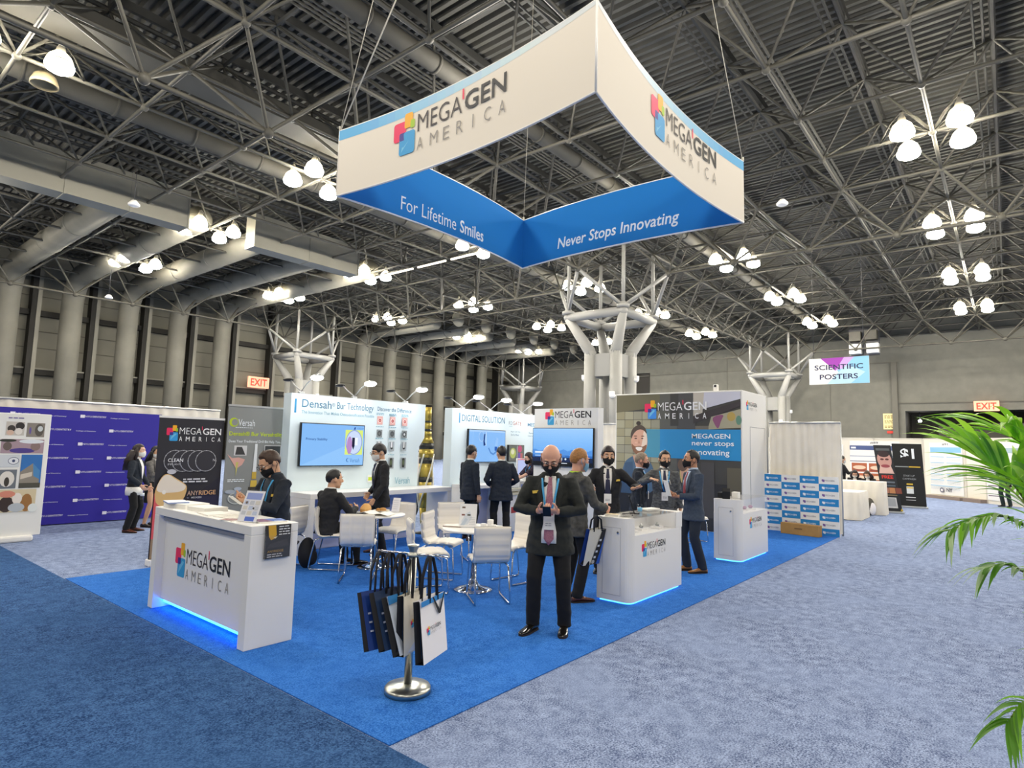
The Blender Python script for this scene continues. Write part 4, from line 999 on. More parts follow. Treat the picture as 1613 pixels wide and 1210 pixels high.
b = MB(); b.box(-.125, .125, -.035, -.031, 0, .2); b.box(-.125, -.121, -.035, 0, 0, .24); b.box(.121, .125, -.035, 0, 0, .24); b.box(-.125, .125, -.035, 0, 0, .004); b.build('acrylic_pocket', glass, t)
b = MB(); b.box(-.115, .115, -.026, -.002, .005, .285); o = b.build('brochure', ic('#2c2b2d'), t)
p = Print((0, -.026, 0), (1, 0, 0), (0, 0, 1)); p.poly([(-.10, .285), (-.03, .285), (-.02, .2), (-.04, .17), (-.07, .16), (-.09, .19)], ic('#d9a830')); p.poly([(-.05, .18), (-.01, .19), (-.03, .17)], ic('#e8dcc0')); words(p, 4, .0, .265, ic('#e6e6e6'), .009, .022, .105); p.poly([(-.11, .09), (.1, .1), (.08, .16), (-.08, .13)], ic('#3d3a3a'))
p.text('ANYRIDGE', -.1, .055, ic('#b08a3c'), h=.02, w=.15, bold=.02); words(p, 2, -.1, .035, ic('#c9c9c9'), .008, .018, .14); p.build('printed_cover', o)
# ================================================================== display counters
def display_counter(label, loc, nx0, nx1, h, lx):
    t = thing('display_counter', label, 'counter', loc); W, D = 1.40, .45
    M = Matrix()
    out = []
    for cx, cy, a0, r in ((W - .03, .03, -90, .03), (W - .03, D - .03, 0, .03), (.03, D - .03, 90, .03), (.10, .10, 180, .10)):
        for k in range(7): out.append((cx + r * math.cos(R(a0 + 15 * k)), cy + r * math.sin(R(a0 + 15 * k))))
    b = MB(); b.prism(out, .022, .755); b.build('body', white, t)
    b = MB(); b.prism([q for q in out if q[0] < .12] + [(nx0, D), (nx0, 0)] if False else [(.0, .10)] + [(.10 + .10 * math.cos(R(a)), .10 + .10 * math.sin(R(a))) for a in range(180, 271, 15)] + [(nx0, 0), (nx0, D), (.03, D), (0, D - .03)], .755, h); b.build('left_block', white, t)
    if nx1 < W - .02:
        b = MB(); b.box(nx1, W, 0, D, .755, h, bev=.006); b.build('right_block', white, t)
    b = MB(); b.box(nx0, nx1, D - .04, D, .755, h - .004); b.build('rear_panel', white, t)
    b = MB(); b.box(nx0 - .002, nx1 + .002, .001, D, h, h + .008); b.box(nx0, nx1, .001, .007, .755, h)
    if nx1 >= W - .02: b.box(W - .007, W - .001, .001, D, .755, h)
    b.build('glass_case', glass, t)
    b = MB(); b.prism([(x * .94 + .03, y * .9 + .02) for x, y in out], 0, .022); b.build('led_plinth', led_cyan, t)
    b = MB(); b.box(-.002, .01, .13, .36, .09, .84); o = b.build('door', white, t)
    b = MB()
    for a in ((.126, .130, .09, .84), (.36, .364, .09, .84), (.126, .364, .086, .09), (.126, .364, .84, .844)): b.box(-.003, .01, *a)
    b.build('door_gap', mat('gap_grey', '#b9b9bc', .6), o)
    b = MB(); b.tube([(-.002, .16, .79), (-.012, .16, .79)], .014, 12); b.build('lock', chrome, o)
    p = Print((0, 0, 0), (1, 0, 0), (0, 0, 1)); logo(p, lx, .50, .62); p.build('lettering', t)
    return t
display_counter('white display counter with glass case, the nearer of two, beside the bald man', (3.82, .48, .009), .09, 1.21, .955, .27)
display_counter('white display counter with glass case, the farther of two, right of the man in blue', (7.45, .47, .009), .09, 1.40, .975, .40)
def small(name, label, cat, loc, rz, f, grp=None):
    t = thing(name, label, cat, loc, rz, grp); f(t); return t
def bx(t, nm, m, *a, bev=.003, **k):
    b = MB(); b.box(*a, bev=bev); return b.build(nm, m, t)
# things in and on the nearer case
for i, (x, y, l) in enumerate(((4.15, .66, 'left'), (4.5, .70, 'middle'), (4.82, .64, 'right'))):
    def f(t):
        bx(t, 'base', white, -.09, .09, -.06, .06, 0, .03); b = MB(); b.lathe([(.02, .03), (.03, .045), (.012, .06), (.012, .075)], 10); b.build('implant_model', steel, t)
        p = Print((0, 0, .03), (1, 0, 0), (0, 1, 0)); p.rect(-.07, -.05, .05, .03, ic('#8f9ab0')); p.build('label', t)
    small('implant_display', 'small white implant display, the ' + l + ' one inside the nearer glass case', 'display', (x, y, .764), R(10 * i - 10), f)
small('leaflet', 'white sheet standing at the left inside the nearer glass case', 'leaflet', (4.05, .62, .764), 0, lambda t: bx(t, 'sheet', paper, -.09, .09, -.002, .002, 0, .10, bev=0))
def stand(t):
    bx(t, 'foot', black, -.07, .07, -.06, .06, 0, .012); b = MB(); b.box(-.05, .05, -.006, .006, 0, .22, Matrix.Rotation(R(-18), 4, 'X')); b.build('plate', black, t)
small('tablet_stand', 'black tilted tablet stand on the nearer display counter', 'stand', (4.36, .72, .972), R(30), stand)
def pens(t):
    b = MB(); b.tube([(-.07, 0, .008), (.07, .01, .008)], .006, 8); b.build('barrel', dark, t)
for i, l in enumerate(('front', 'rear')): small('pen', l + ' dark pen lying on the nearer display counter', 'pen', (4.14 + .05 * i, .62 + .12 * i, .972), R(20 - 30 * i), pens)
stack('small stack of cards at the left end of the nearer display counter', 'card_stack', 'cards', (3.97, .80, .965), R(15), .12, .16, .02, ic('#d9c9a4'))
stack('dark leaflet lying at the edge of the nearer display counter', 'leaflet', 'leaflet', (3.97, .62, .964), R(-8), .14, .10, .006, ic('#4a4440'))
small('cup', 'clear cup with blue liquid on the nearer glass case', 'cup', (4.62, .78, .972), 0, lambda t: (lambda b: (b.lathe([(.03, 0), (.036, .09)], 14), b.build('cup_wall', glass, t)))(MB()) and (lambda b: (b.lathe([(.028, .004), (.032, .05)], 14), b.build('liquid', ic('#6fb6e2'), t)))(MB()))
small('acrylic_tray', 'clear tray with white leaflets on the nearer glass case', 'tray', (4.86, .76, .972), R(-10), lambda t: (bx(t, 'tray', glass, -.14, .14, -.09, .09, 0, .008), bx(t, 'leaflet_pile', paper, -.12, .12, -.07, .07, .008, .03)))
def phone_(t):
    b = MB(); b.prism([(0, 0), (.16, 0), (.14, .08), (.05, .17), (.0, .12)], -.06, .06, Matrix(((1, 0, 0, 0), (0, 0, -1, 0), (0, 1, 0, 0), (0, 0, 0, 1)))); b.build('body', black, t); bx(t, 'button_plate', steel, .03, .08, -.03, .03, .13, .15)
small('desk_device', 'black desk device on the left end of the farther display counter', 'device', (7.50, .72, .985), R(20), phone_)
small('scanner_box', 'black squat box behind the desk device on the farther display counter', 'device', (7.66, .84, .984), R(-15), lambda t: bx(t, 'case', black, -.08, .08, -.05, .05, 0, .10, bev=.012))
small('small_box', 'little white box beside the black device on the farther counter', 'box', (7.78, .66, .992), 0, lambda t: bx(t, 'carton', paper, -.06, .06, -.05, .05, 0, .10))
for i, (x, l) in enumerate(((7.85, 'left'), (8.2, 'middle'), (8.5, 'right'))):
    def f(t):
        bx(t, 'base', white, -.08, .08, -.06, .06, 0, .02); b = MB(); b.ball((0, 0, .045), (.06, .035, .03), 12, 6); b.build('jaw_model', mat('jaw_pink', '#b58aa0', .4), t)
    small('jaw_model', 'pink jaw model, the ' + l + ' one inside the farther glass case', 'model', (x, .66, .764), R(20 * i), f)
# ================================================================== chairs and tables
def make_chair(cols, rows):
    t = thing('dining_chair', 'x', 'chair')
    # seat-and-back side profile (y forward, z up), curved at the waist
    key = [(-.20, .845), (-.205, .80), (-.20, .66), (-.185, .54), (-.15, .472), (-.09, .452), (.02, .462), (.14, .462), (.21, .452), (.24, .43)]
    pts = []
    for i in range(len(key) - 1):
        p0, p1, p2, p3 = (Vector((0, *key[max(0, min(len(key) - 1, i + k))])) for k in (-1, 0, 1, 2))
        for s in range(6):
            q = s / 6; pts.append(.5 * ((2 * p1) + (-p0 + p2) * q + (2 * p0 - 5 * p1 + 4 * p2 - p3) * q * q + (-p0 + 3 * p1 - 3 * p2 + p3) * q ** 3))
    pts.append(Vector((0, *key[-1])))
    n = len(pts); L = [0]
    for a, c in zip(pts, pts[1:]): L.append(L[-1] + (c - a).length)
    NX = 25; b = MB(); W = .215
    grids = []
    for side in (1, -1):
        g = []
        for i, p in enumerate(pts):
            tg = (pts[min(i + 1, n - 1)] - pts[max(i - 1, 0)]).normalized(); nr = Vector((0, -tg.z, tg.y)) * -1   # outward = rear / underside
            s = L[i] / L[-1]; row = []
            for j in range(NX):
                u = j / (NX - 1); x = (u - .5) * 2 * W
                e = min(1, (1 - abs(2 * u - 1)) * 9); es = min(1, min(s, 1 - s) * 22)
                th = .026 * (1 - (1 - e) ** 2) ** .5 * (1 - (1 - es) ** 2) ** .5
                fs = abs(((s * rows) % 1) - .5) * 2; fc = abs(((u * cols) % 1) - .5) * 2
                groove = .011 * max(max(0, (fs - .80) / .20), max(0, (fc - .86) / .14) if cols > 1 else 0)
                row.append(b.bm.verts.new(Vector((x, p.y, p.z)) + nr * (side * (th - groove) + .004 * math.sin(PI * u) * (-1))))
            g.append(row)
        grids.append(g)
    for g, fl_ in ((grids[0], False), (grids[1], True)):
        for i in range(n - 1):
            for j in range(NX - 1):
                f = [g[i][j], g[i][j + 1], g[i + 1][j + 1], g[i + 1][j]]; b.face(f[::-1] if fl_ else f, True)
    bd = lambda g: g[0] + [r[-1] for r in g[1:]] + g[-1][-2::-1] + [r[0] for r in g[-2:0:-1]]
    A, B_ = bd(grids[0]), bd(grids[1])
    for i in range(len(A)): b.face([A[i], A[(i + 1) % len(A)], B_[(i + 1) % len(A)], B_[i]], True)
    b.build('padded_shell', cream_leather, t)
    for s in (-1, 1):
        b = MB(); x = s * .185
        b.tube([(x * .92, -.12, .435), (x, -.20, .40), (x * 1.04, -.245, .20), (x * 1.06, -.27, .04), (x * 1.06, -.255, .012), (x * 1.06, -.22, .012), (x * 1.06, .20, .012), (x * 1.06, .235, .012), (x * 1.06, .245, .04), (x * 1.0, .215, .40), (x * .92, .16, .43)], .0105, 8)
        b.build('sled_leg', chrome, t)
    b = MB(); b.tube([(-.17, -.12, .43), (.17, -.12, .43)], .01, 8); b.tube([(-.17, .15, .43), (.17, .15, .43)], .01, 8); b.build('cross_bar', chrome, t)
    return t
ch_a = make_chair(3, 6); ch_b = make_chair(1, 7); used = set()
def chair(proto, x, y, dirv, label):
    h = heading(dirv)
    if proto.name in used: o = dup(proto, (x, y, .009), h, label)
    else: used.add(proto.name); o = proto; o.location = (x, y, .009); o.rotation_euler = (0, 0, h); o['label'] = label
    o['group'] = 'white padded chairs round the two tables'
    return o
chair(ch_a, 2.48, 3.66, (.69, .72), 'white quilted chair with its grid-stitched back to us at the left table')
chair(ch_a, 2.66, 4.46, (.634, -.774), 'white quilted chair under the seated man in the dark suit')
chair(ch_a, 3.62, 4.30, (-.9, -.2), 'white quilted chair at the far right side of the left table')
chair(ch_b, 2.90, 1.80, (.6, .8), 'white padded chair in front of the right table, back to us, nearest the bald man')
chair(ch_b, 2.66, 2.58, (.75, -.5), 'white padded chair at the left of the right table, behind the bag stand')
chair(ch_b, 3.34, 3.02, (.45, -.9), 'cream-lit padded chair behind the left chair of the right table')
chair(ch_b, 3.86, 2.18, (-.95, .12), 'white padded chair right of the right table, beside the bald man')
chair(ch_b, 4.3, 3.75, (-.5, -.8), 'white chair of which only the top shows behind the cream-lit chair')
chair(ch_b, 9.0, 1.95, (-.3, -.95), 'white chair half hidden behind the man in the slate blue suit')
chair(ch_b, 2.2, 4.95, (-.4, .9), 'white chair behind the reception counter with a black backpack by it')
def round_table(label, x, y, rt):
    t = thing('round_table', label, 'table', (x, y, .009))
    b = MB(); b.lathe([(rt - .012, .712), (rt, .722), (rt, .734), (rt - .006, .74)], 40); b.build('tabletop', white, t)
    b = MB(); b.lathe([(.036, .06), (.036, .69), (.12, .70), (.12, .712)], 20); b.build('column', chrome, t)
    b = MB(); b.lathe([(.235, 0), (.235, .012), (.17, .03), (.085, .055), (.06, .085), (.045, .12), (.037, .13)], 32); b.build('trumpet_base', chrome, t)
round_table('round white table at the left with papers and a paper bag on it', 3.11, 4.11, .40)
round_table('round white table at the right with an acrylic sign on it', 3.13, 2.24, .40)
TZ = .75
def crumple(t):
    b = MB(); random.seed(2); rings = []
    for z, s in ((0, 1), (.05, 1.05), (.09, .8), (.12, .45)):
        rings.append([(.10 * s * math.cos(a) * random.uniform(.85, 1.1), .07 * s * math.sin(a) * random.uniform(.85, 1.1), z) for a in [2 * PI * k / 12 for k in range(12)]])
    b.loft(rings, smooth=False); b.build('paper', mat('kraft_paper', '#d9a765', .8), t)
small('paper_bag', 'crumpled tan paper bag on the left table', 'bag', (3.11, 4.36, TZ), .4, crumple)
def mag(t):
    b = MB(); N = 8
    for s in (-1, 1):
        g = [[b.bm.verts.new((s * .24 * i / N, y, .012 + .025 * math.sin(PI * min(1, i / N * 1.1)) * (1 if s > 0 else 1.4))) for y in (-.15, .15)] for i in range(N + 1)]
        for i in range(N): b.face([g[i][0], g[i + 1][0], g[i + 1][1], g[i][1]], True)
        g = [[b.bm.verts.new((s * .24 * i / N, y, .002)) for y in (-.15, .15)] for i in range(N + 1)]
        for i in range(N): b.face([g[i][0], g[i + 1][0], g[i + 1][1], g[i][1]], True)
    b.build('pages', paper, t)
    bx(t, 'dark_cover', ic('#26262a'), -.235, -.2, -.15, .15, .003, .02, bev=0)
small('magazine', 'open white magazine with a dark edge on the left table', 'magazine', (3.0, 4.0, TZ), R(-60), mag)
def plate(t):
    b = MB(); b.lathe([(.06, 0), (.12, .022), (.122, .026), (.06, .006)], 24); b.build('dish', mat('dish', '#efe6d4', .4), t)
    b = MB(); b.ball((.02, 0, .03), (.06, .05, .03), 10, 6); b.ball((-.05, .02, .03), (.035, .03, .025), 8, 6); b.build('food', mat('food', '#b58442', .7), t)
small('plate_of_food', 'plate with food on the far side of the left table', 'plate', (3.31, 4.25, TZ), 0, plate)
stack('dark red booklet beside the plate on the left table', 'booklet', 'booklet', (3.22, 4.42, TZ), .3, .12, .09, .012, ic('#7a3440'))
def acr(t):
    b = MB(); b.box(-.07, .07, -.003, .003, 0, .22, Matrix.Rotation(R(-14), 4, 'X')); b.build('acrylic_sheet', glass, t); bx(t, 'foot', glass, -.07, .07, 0, .08, 0, .005, bev=0)
    p = Print((0, -.004, 0), (1, 0, 0), Matrix.Rotation(R(-14), 4, 'X') @ Vector((0, 0, 1))); p.rect(-.065, .01, .13, .2, ic('#e6e6ee')); words(p, 5, -.05, .17, ic('#c4c8d4'), .006, .03, .09); p.build('printed_sheet', t)
small('acrylic_sign', 'pale acrylic sign standing at the right edge of the left table', 'sign stand', (3.40, 4.06, TZ), R(-75), acr)
def acr2(t):
    Mx = Matrix.Rotation(R(-14), 4, 'X')
    b = MB(); b.box(-.11, .11, -.003, .003, 0, .30, Mx); b.build('acrylic_sheet', glass, t); bx(t, 'foot', glass, -.11, .11, 0, .11, 0, .006, bev=0)
    p = Print((0, -.005, 0), (1, 0, 0), Mx @ Vector((0, 0, 1))); p.rect(-.105, .01, .21, .28, ic('#e8e8ea'))
    p.poly([(-.07, .03), (.0, .04), (.05, .12), (.02, .2), (-.03, .17), (-.08, .08)], ic('#cfd6e0')); p.poly([(-.09, .03), (-.04, .03), (.0, .1), (-.03, .12)], ic('#b9c6d6'))
    for x, z, c in ((-.06, .235, '#6b5a4c'), (-.06, .145, '#7a4a44'), (.01, .145, '#4a4a44')): p.rect(x - .02, z, .04, .02, ic(c))
    words(p, 5, .02, .12, ic('#b9bcc4'), .005, .02, .07); p.build('printed_sheet', t)
small('acrylic_sign', 'acrylic sign with pale tooth pictures standing on the right table', 'sign stand', (3.04, 2.28, TZ), R(-57), acr2)
stack('fan of white leaflets at the left edge of the right table', 'leaflet_stack', 'leaflets', (3.0, 2.48, TZ), R(25), .16, .22, .014, paper, None, mat('leaflet_edge', '#a89a90', .7))
for i, (x, y, h, l) in enumerate(((3.26, 2.10, .10, 'tall middle'), (3.22, 2.02, .05, 'low right'), (3.21, 2.17, .05, 'low left'))):
    small('small_box', l + ' white little box of the group on the right table', 'box', (x, y, TZ), .2, lambda t, h=h: bx(t, 'carton', white, -.03, .03, -.03, .03, 0, h, bev=.006))
stack('navy-edged leaflet between the acrylic sign and the boxes on the right table', 'leaflet', 'leaflet', (3.14, 2.12, TZ), R(-30), .12, .16, .012, ic('#d9dbe8'), None, ic('#4a48a0'))
stack('white sheet lying at the right edge of the right table', 'leaflet', 'leaflet', (3.38, 2.16, TZ), R(-60), .2, .14, .006, paper)
# backpack by the chair behind the counter
def pack(t):
    b = MB(); b.ball((0, 0, .2), (.15, .11, .21), 14, 10); b.build('bag_body', mat('bag_black', '#15151a', .8), t); b = MB(); b.ball((0, -.09, .14), (.1, .05, .1), 12, 8); b.build('front_pocket', mat('bag_black', '#15151a', .8), t); b = MB(); b.tube([(-.06, .1, .36), (-.09, .17, .25), (-.08, .12, .05)], .018, 6); b.build('shoulder_strap', dark, t)
small('backpack', 'black backpack standing by the white chair behind the reception counter', 'backpack', (2.42, 4.72, .009), .5, pack)
# ================================================================== tote bag rack
t = thing('stanchion', 'brushed steel stanchion post used as a rack for tote bags', 'stanchion', (.575, .50, .009))
b = MB(); b.lathe([(.165, 0), (.165, .03), (.155, .045), (.06, .055), (.03, .06)], 40); b.build('base', steel, t)
b = MB(); b.lathe([(.028, .05), (.028, .95)], 20); b.build('pole', steel, t)
b = MB(); b.lathe([(.038, .94), (.04, .955), (.026, .965), (.026, .98), (.044, 1.015), (.044, 1.022), (.03, 1.026)], 24); b.build('cap', steel, t)
bd = Vector((.326, -.945, 0))
b = MB(); b.tube([bd * -.29 + Vector((0, 0, .957)), bd * .29 + Vector((0, 0, .957))], .008, 8); b.build('crossbar', chrome, t)
strap_m = mat('strap_black', '#1c1d26', .8)
def tote(label, tpos, face, side, art, tilt, bw=.33, bh=.40, top=.68, yaw=0, free=None):
    if free: org, zt = Vector((free[0], free[1], 0)), free[2]
    else: org, zt = Vector((.575, .50, 0)) + bd * tpos, top
    t = thing('tote_bag', label, 'bag', (org.x, org.y, zt), heading((-bd.x, -bd.y)) + yaw, 'tote bags hanging on the steel post' if not free else None)
    # local: +Y away from the viewer-side face, face looks along -Y, X = width
    M = Matrix.Rotation(tilt, 4, 'X'); d = .032
    def pt(x, y, z): return M @ Vector((x, y, z))
    b = MB(); f0 = [pt(-bw / 2, -d, -bh), pt(bw / 2, -d, -bh), pt(bw / 2, -d * .8, 0), pt(-bw / 2, -d * .8, 0)]; b.use(face); b.quad(*f0)
    f1 = [pt(-bw / 2, d, -bh), pt(bw / 2, d, -bh), pt(bw / 2, d * .8, 0), pt(-bw / 2, d * .8, 0)]; b.quad(*f1[::-1]); b.use(side)
    for sx in (-1, 1):
        m_ = [pt(sx * (bw / 2 - .035), 0, -bh + .01), pt(sx * (bw / 2 - .03), 0, 0)]
        a = [pt(sx * bw / 2, -d, -bh), pt(sx * bw / 2, -d * .8, 0)]; c = [pt(sx * bw / 2, d, -bh), pt(sx * bw / 2, d * .8, 0)]
        b.quad(a[0], m_[0], m_[1], a[1]); b.quad(m_[0], c[0], c[1], m_[1])
    b.quad(f0[0], f1[0], f1[1], f0[1]); b.build('bag_body', None, t, recalc=False)
    p = Print(pt(-bw / 2, -d - .001, -bh), (1, 0, 0), M @ Vector((0, 0, 1))); art(p, bw, bh); p.build('print', t)
    b = MB(); hz = .957 - zt
    for yy in (-1, 1):
        if free: pts = [pt(-.07, yy * d, -.02), Vector((-.06, yy * .02, .10)), Vector((0, 0, .15)), Vector((.06, yy * .02, .10)), pt(.07, yy * d, -.02)]
        else: pts = [pt(-.06, yy * d, -.03), Vector((-.05, yy * .03, hz * .5)), Vector((-.022, yy * .012, hz - .012)), Vector((0, 0, hz + .011)), Vector((.022, yy * .012, hz - .012)), Vector((.05, yy * .03, hz * .5)), pt(.06, yy * d, -.03)]
        b.tube(pts, [(.003, .014)] * len(pts), 6, up=(0, 1, 0))
    b.build('handle', strap_m, t)
    b = MB(); b.quad(*[pt(x, 0, z) for x, z in ((-bw / 2 + .03, -.02), (bw / 2 - .03, -.02), (bw / 2 - .03, -bh + .03), (-bw / 2 + .03, -bh + .03))]); b.build('lining', ic('#2a7fc4'), t, recalc=False)
    return t
wf, cf, nf, bf = mat('bag_white', '#efedf0', .6), mat('bag_cream', '#e6e0cf', .6), mat('bag_navy', '#163a86', .5), mat('bag_gusset', '#14161f', .6)
def art_w(p, w, h): logo(p, .07, h * .42, .2); p.poly([(0, h - .035), (w, h - .035), (w, h), (0, h)], ic('#1f7fc8')); p.poly([(w * .45, h), (w * .5, h), (w * .72, h - .10), (w * .95, h), (w, h), (w * .76, h - .13), (w * .68, h - .13)], strap_m)
def art_c(p, w, h): logo(p, .09, h * .42, .2)
def art_n(p, w, h): p.poly([(w * .5, 0), (w, 0), (w, h * .5)], ic('#1d4fa8')); words(p, 3, .03, h * .6, ic('#c9d2ea'), .012, .06, .1)
def art_b(p, w, h): p.poly([(.0, h - .06), (w, h - .03), (w, h), (0, h)], ic('#2a7fc4')); words(p, 2, .04, .18, ic('#8f9ac4'), .012, .05, .15)
tote('white tote bag with the logo, rightmost on the steel post', .14, wf, bf, art_w, R(-6), bw=.36, bh=.41)
tote('cream tote bag with the logo, hanging just left of the steel pole', .005, cf, bf, art_c, R(-2), top=.70)
tote('pale blue-white tote bag, third from the right on the steel post', -.10, mat('bag_pale', '#c9d4e6', .6), bf, art_b, R(-20), top=.68, yaw=R(-10))
tote('dark navy tote bag, second from the left on the steel post', -.19, mat('bag_dark', '#1c3458', .5), bf, art_n, R(-20), top=.70, yaw=R(-16))
tote('bright navy tote bag, leftmost on the steel post', -.275, nf, bf, art_n, R(-19), top=.69, yaw=R(-24))
# ================================================================== right background
def skirted(label, x0, x1, y0, y1, h, name='draped_table'):
    t = thing(name, label, 'table', (x0, y0, 0)); b = MB()
    loop = []; per = 2 * ((x1 - x0) + (y1 - y0)); N = int(per / .05)
    for k in range(N):
        s = per * k / N; w_, d_ = x1 - x0, y1 - y0
        if s < w_: p_, n_ = (s, 0), (0, -1)
        elif s < w_ + d_: p_, n_ = (w_, s - w_), (1, 0)
        elif s < 2 * w_ + d_: p_, n_ = (w_ - (s - w_ - d_), d_), (0, 1)
        else: p_, n_ = (0, d_ - (s - 2 * w_ - d_)), (-1, 0)
        loop.append((p_, n_))
    rings = [[(p_[0] + n_[0] * q * (1 + math.sin(k * 1.35)), p_[1] + n_[1] * q * (1 + math.sin(k * 1.35)), z) for k, (p_, n_) in enumerate(loop)] for z, q in ((.01, .03), (h * .5, .02), (h - .02, .008), (h, 0))]
    b.loft(rings, caps=False); b.build('pleated_skirt', drape_m, t)
    b = MB(); b.box(0, x1 - x0, 0, y1 - y0, h - .02, h + .004, bev=.01); b.build('table_cover', white, t)
skirted('low table with pleated white skirt in the aisle beyond the chequered board', 16.1, 17.4, .28, 2.3, .74)
skirted('higher table draped in white where the crowd sits, behind the low one', 18.3, 19.0, .02, 3.4, .96)
small('backpack', 'black and white backpack on the floor against the higher draped table', 'backpack', (18.05, .33, 0), .3, lambda t: ((lambda b: (b.ball((0, 0, .25), (.14, .12, .25), 14, 10), b.build('bag_body', mat('bag_grey', '#4b4840', .8), t)))(MB()), (lambda b: (b.ball((-.1, -.05, .2), (.06, .09, .18), 10, 8), b.build('white_pocket', mat('bag_white', '#efedf0', .6), t)))(MB())))
def lean_banner(label, c, face, w, h, lean, m, art):
    t = thing('banner_stand', label, 'banner', (*c, 0), heading((-face[0], -face[1])))
    M = Matrix.Rotation(0, 4, 'Y') @ Matrix(((1, 0, -lean, 0), (0, 1, 0, 0), (0, 0, 1, 0), (0, 0, 0, 1)))
    b = MB(); b.box(-w / 2, w / 2, -.008, .008, .05, h, M); b.build('sheet', m, t)
    p = Print((0, -.009, 0), (1, 0, 0), (-lean, 0, 1)); p.v = Vector((-lean, 0, 1)); p.n = Vector((0, -1, 0)); art(p, w, h); p.build('printed_graphic', t)
    b = MB(); b.box(-w / 2 - .03, w / 2 + .03, -.12, .12, 0, .06, bev=.01); b.build('foot', alu, t); b = MB(); b.tube([(-lean * .1, .03, .05), (-lean * h, .03, h)], .012, 6); b.build('support_pole', alu, t)
def art_d(p, w, h):
    p.text('$1', 0, h * .74, wt, h=.40, w=.40, bold=.05, align='c'); p.rect(-w / 2 + .05, h * .63, w * .45, .035, ic('#8a8f90')); p.rect(w * .02, h * .63, w * .38, .035, ic('#d8b53a'))
    for i, s in enumerate(('START-UP', 'CAMPAIGN')): p.text(s, 0, h * .485 - .11 * i, ic('#9a9da0'), h=.06, w=.38 if i else .32, align='c')
    p.rect(-.09, h * .355, .18, .05, ic('#d8b53a')); p.rect(-.10, h * .22, .2, .24, ic('#dfe3e4')); p.rect(-.09, h * .30, .18, .05, ic('#e3c45a')); p.rect(-.14, h * .155, .28, .03, ic('#d9d9d9')); p.rect(-.14, h * .115, .28, .02, ic('#b9b9b9'))
lean_banner('black banner stand with a big white $1 in the right aisle', (22.3, -.24), (-.98, -.18), .86, 2.16, .04, ic('#0f100f'), art_d)
def art_f(p, w, h):
    p.rect(-w / 2 + .05, h * .92, w - .1, .07, ic('#5c6064')); p.poly(ell(0, h * .78, .19, .27), ic('#c99a90')); p.poly(ell(0, h * .87, .15, .10), ic('#3a2a2c')); p.poly(ell(-.06, h * .79, .05, .03), ic('#5a3032')); p.poly(ell(.07, h * .79, .05, .03), ic('#5a3032')); p.poly([(-.2, h * .58), (.2, h * .58), (.14, h * .70), (-.14, h * .70)], ic('#d8b4aa')); p.poly(ell(0, h * .69, .12, .05), ic('#9a4a52'))
    p.text('FREE', 0, h * .505, ic('#d8362e'), h=.1, w=.3, bold=.05, align='c'); p.rect(-w / 2 + .06, h * .44, w - .12, .05, ic('#6a7480')); p.rect(-w / 2 + .06, h * .39, w - .12, .05, ic('#54606c'))
    for i, c in enumerate(('#b8806a', '#c88a5a', '#8a4a3a')): p.rect(-w / 2 + .05 + .165 * i, h * .29, .155, .17, ic(c))
    p.rect(-w / 2 + .06, h * .255, w - .12, .03, ic('#8a7a5a')); p.rect(-.15, h * .075, .28, .32, ic('#dcdcdc')); p.rect(-.12, h * .1, .22, .24, ic('#b0b4b8')); p.poly([(.18, .08), (.26, .08), (.22, .16)], ic('#d8b53a'))
lean_banner('dark leaning banner with a face picture left of the $1 banner', (19.5, -.08), (-.97, -.24), .46, 2.06, .13, ic('#23262a'), art_f)
# poster walls
pw = mat('poster_wall', '#efe8d8', .7)
t = thing('poster_wall', 'long cream poster wall at the back of the right aisle, facing us', 'partition', (29.6, 6.5, 0), R(-90))
b = MB(); b.box(0, 6.45, 0, .06, 0, 2.48); b.build('panel', pw, t)
b = MB()
for x in (0, 2.0, 4.6, 6.45): b.box(x - .03, x + .03, -.02, .08, 0, 2.5)
b.box(0, 6.45, -.02, .08, 2.46, 2.52); b.build('frame', mat('frame_cream', '#d8d2c4', .5), t)
def poster(label, root, x0, x1, z0, z1, art):
    P0 = root.matrix_basis @ Vector((x0, -.034, z0)); t = thing('poster', label, 'poster', P0, root.rotation_euler.z)
    b = MB(); b.box(0, x1 - x0, 0, .01, 0, z1 - z0); b.build('sheet', white_print, t)
    p = Print((0, 0, 0), (1, 0, 0), (0, 0, 1)); art(p, x1 - x0, z1 - z0); p.build('printed_graphic', t)
def art89(p, w, h):
    p.text('#89', w / 2, h - .14, ic('#4a4440'), h=.1, w=.32, align='c', bold=.02); p.rect(.0, h - .42, w, .2, ic('#4a5a8a')); p.rect(.05, h - .36, .2, .08, wt); p.rect(0, h - .72, w, .03, ic('#8a92b0')); p.rect(0, h - .95, w, .03, ic('#4a4a6a'))
    for i in range(2):
        for j in range(2): p.rect(.06 + .7 * i, h - 1.42 - .46 * j, .62, .40, ic('#b4603a')); p.poly(ell(.37 + .7 * i, h - 1.22 - .46 * j, .26, .09), ic('#e8cdb0')); p.rect(.1 + .7 * i, h - 1.38 - .46 * j, .54, .06, ic('#8a3a2c'))
    words(p, 3, w - .42, h - .6, ic('#a0a4b0'), .03, .08, .38)
poster('poster numbered #89 with four tooth photographs on the back poster wall', t, 3.62, 5.6, .18, 2.38, art89)
poster('small poster with dark blue blocks at the left end of the back poster wall', t, 2.7, 3.35, .7, 2.2, lambda p, w, h: (p.rect(.05, h - .35, .5, .22, ic('#27306a')), p.rect(.1, h - .75, .4, .28, ic('#b4806a')), p.rect(.1, h - 1.2, .4, .3, ic('#5a4a3a'))))
d2 = Vector((-.69, -.724, 0))
t = thing('poster_wall', 'cream poster wall angled towards us behind the palm', 'partition', (29.6, .02, 0), math.atan2(d2.y, d2.x))
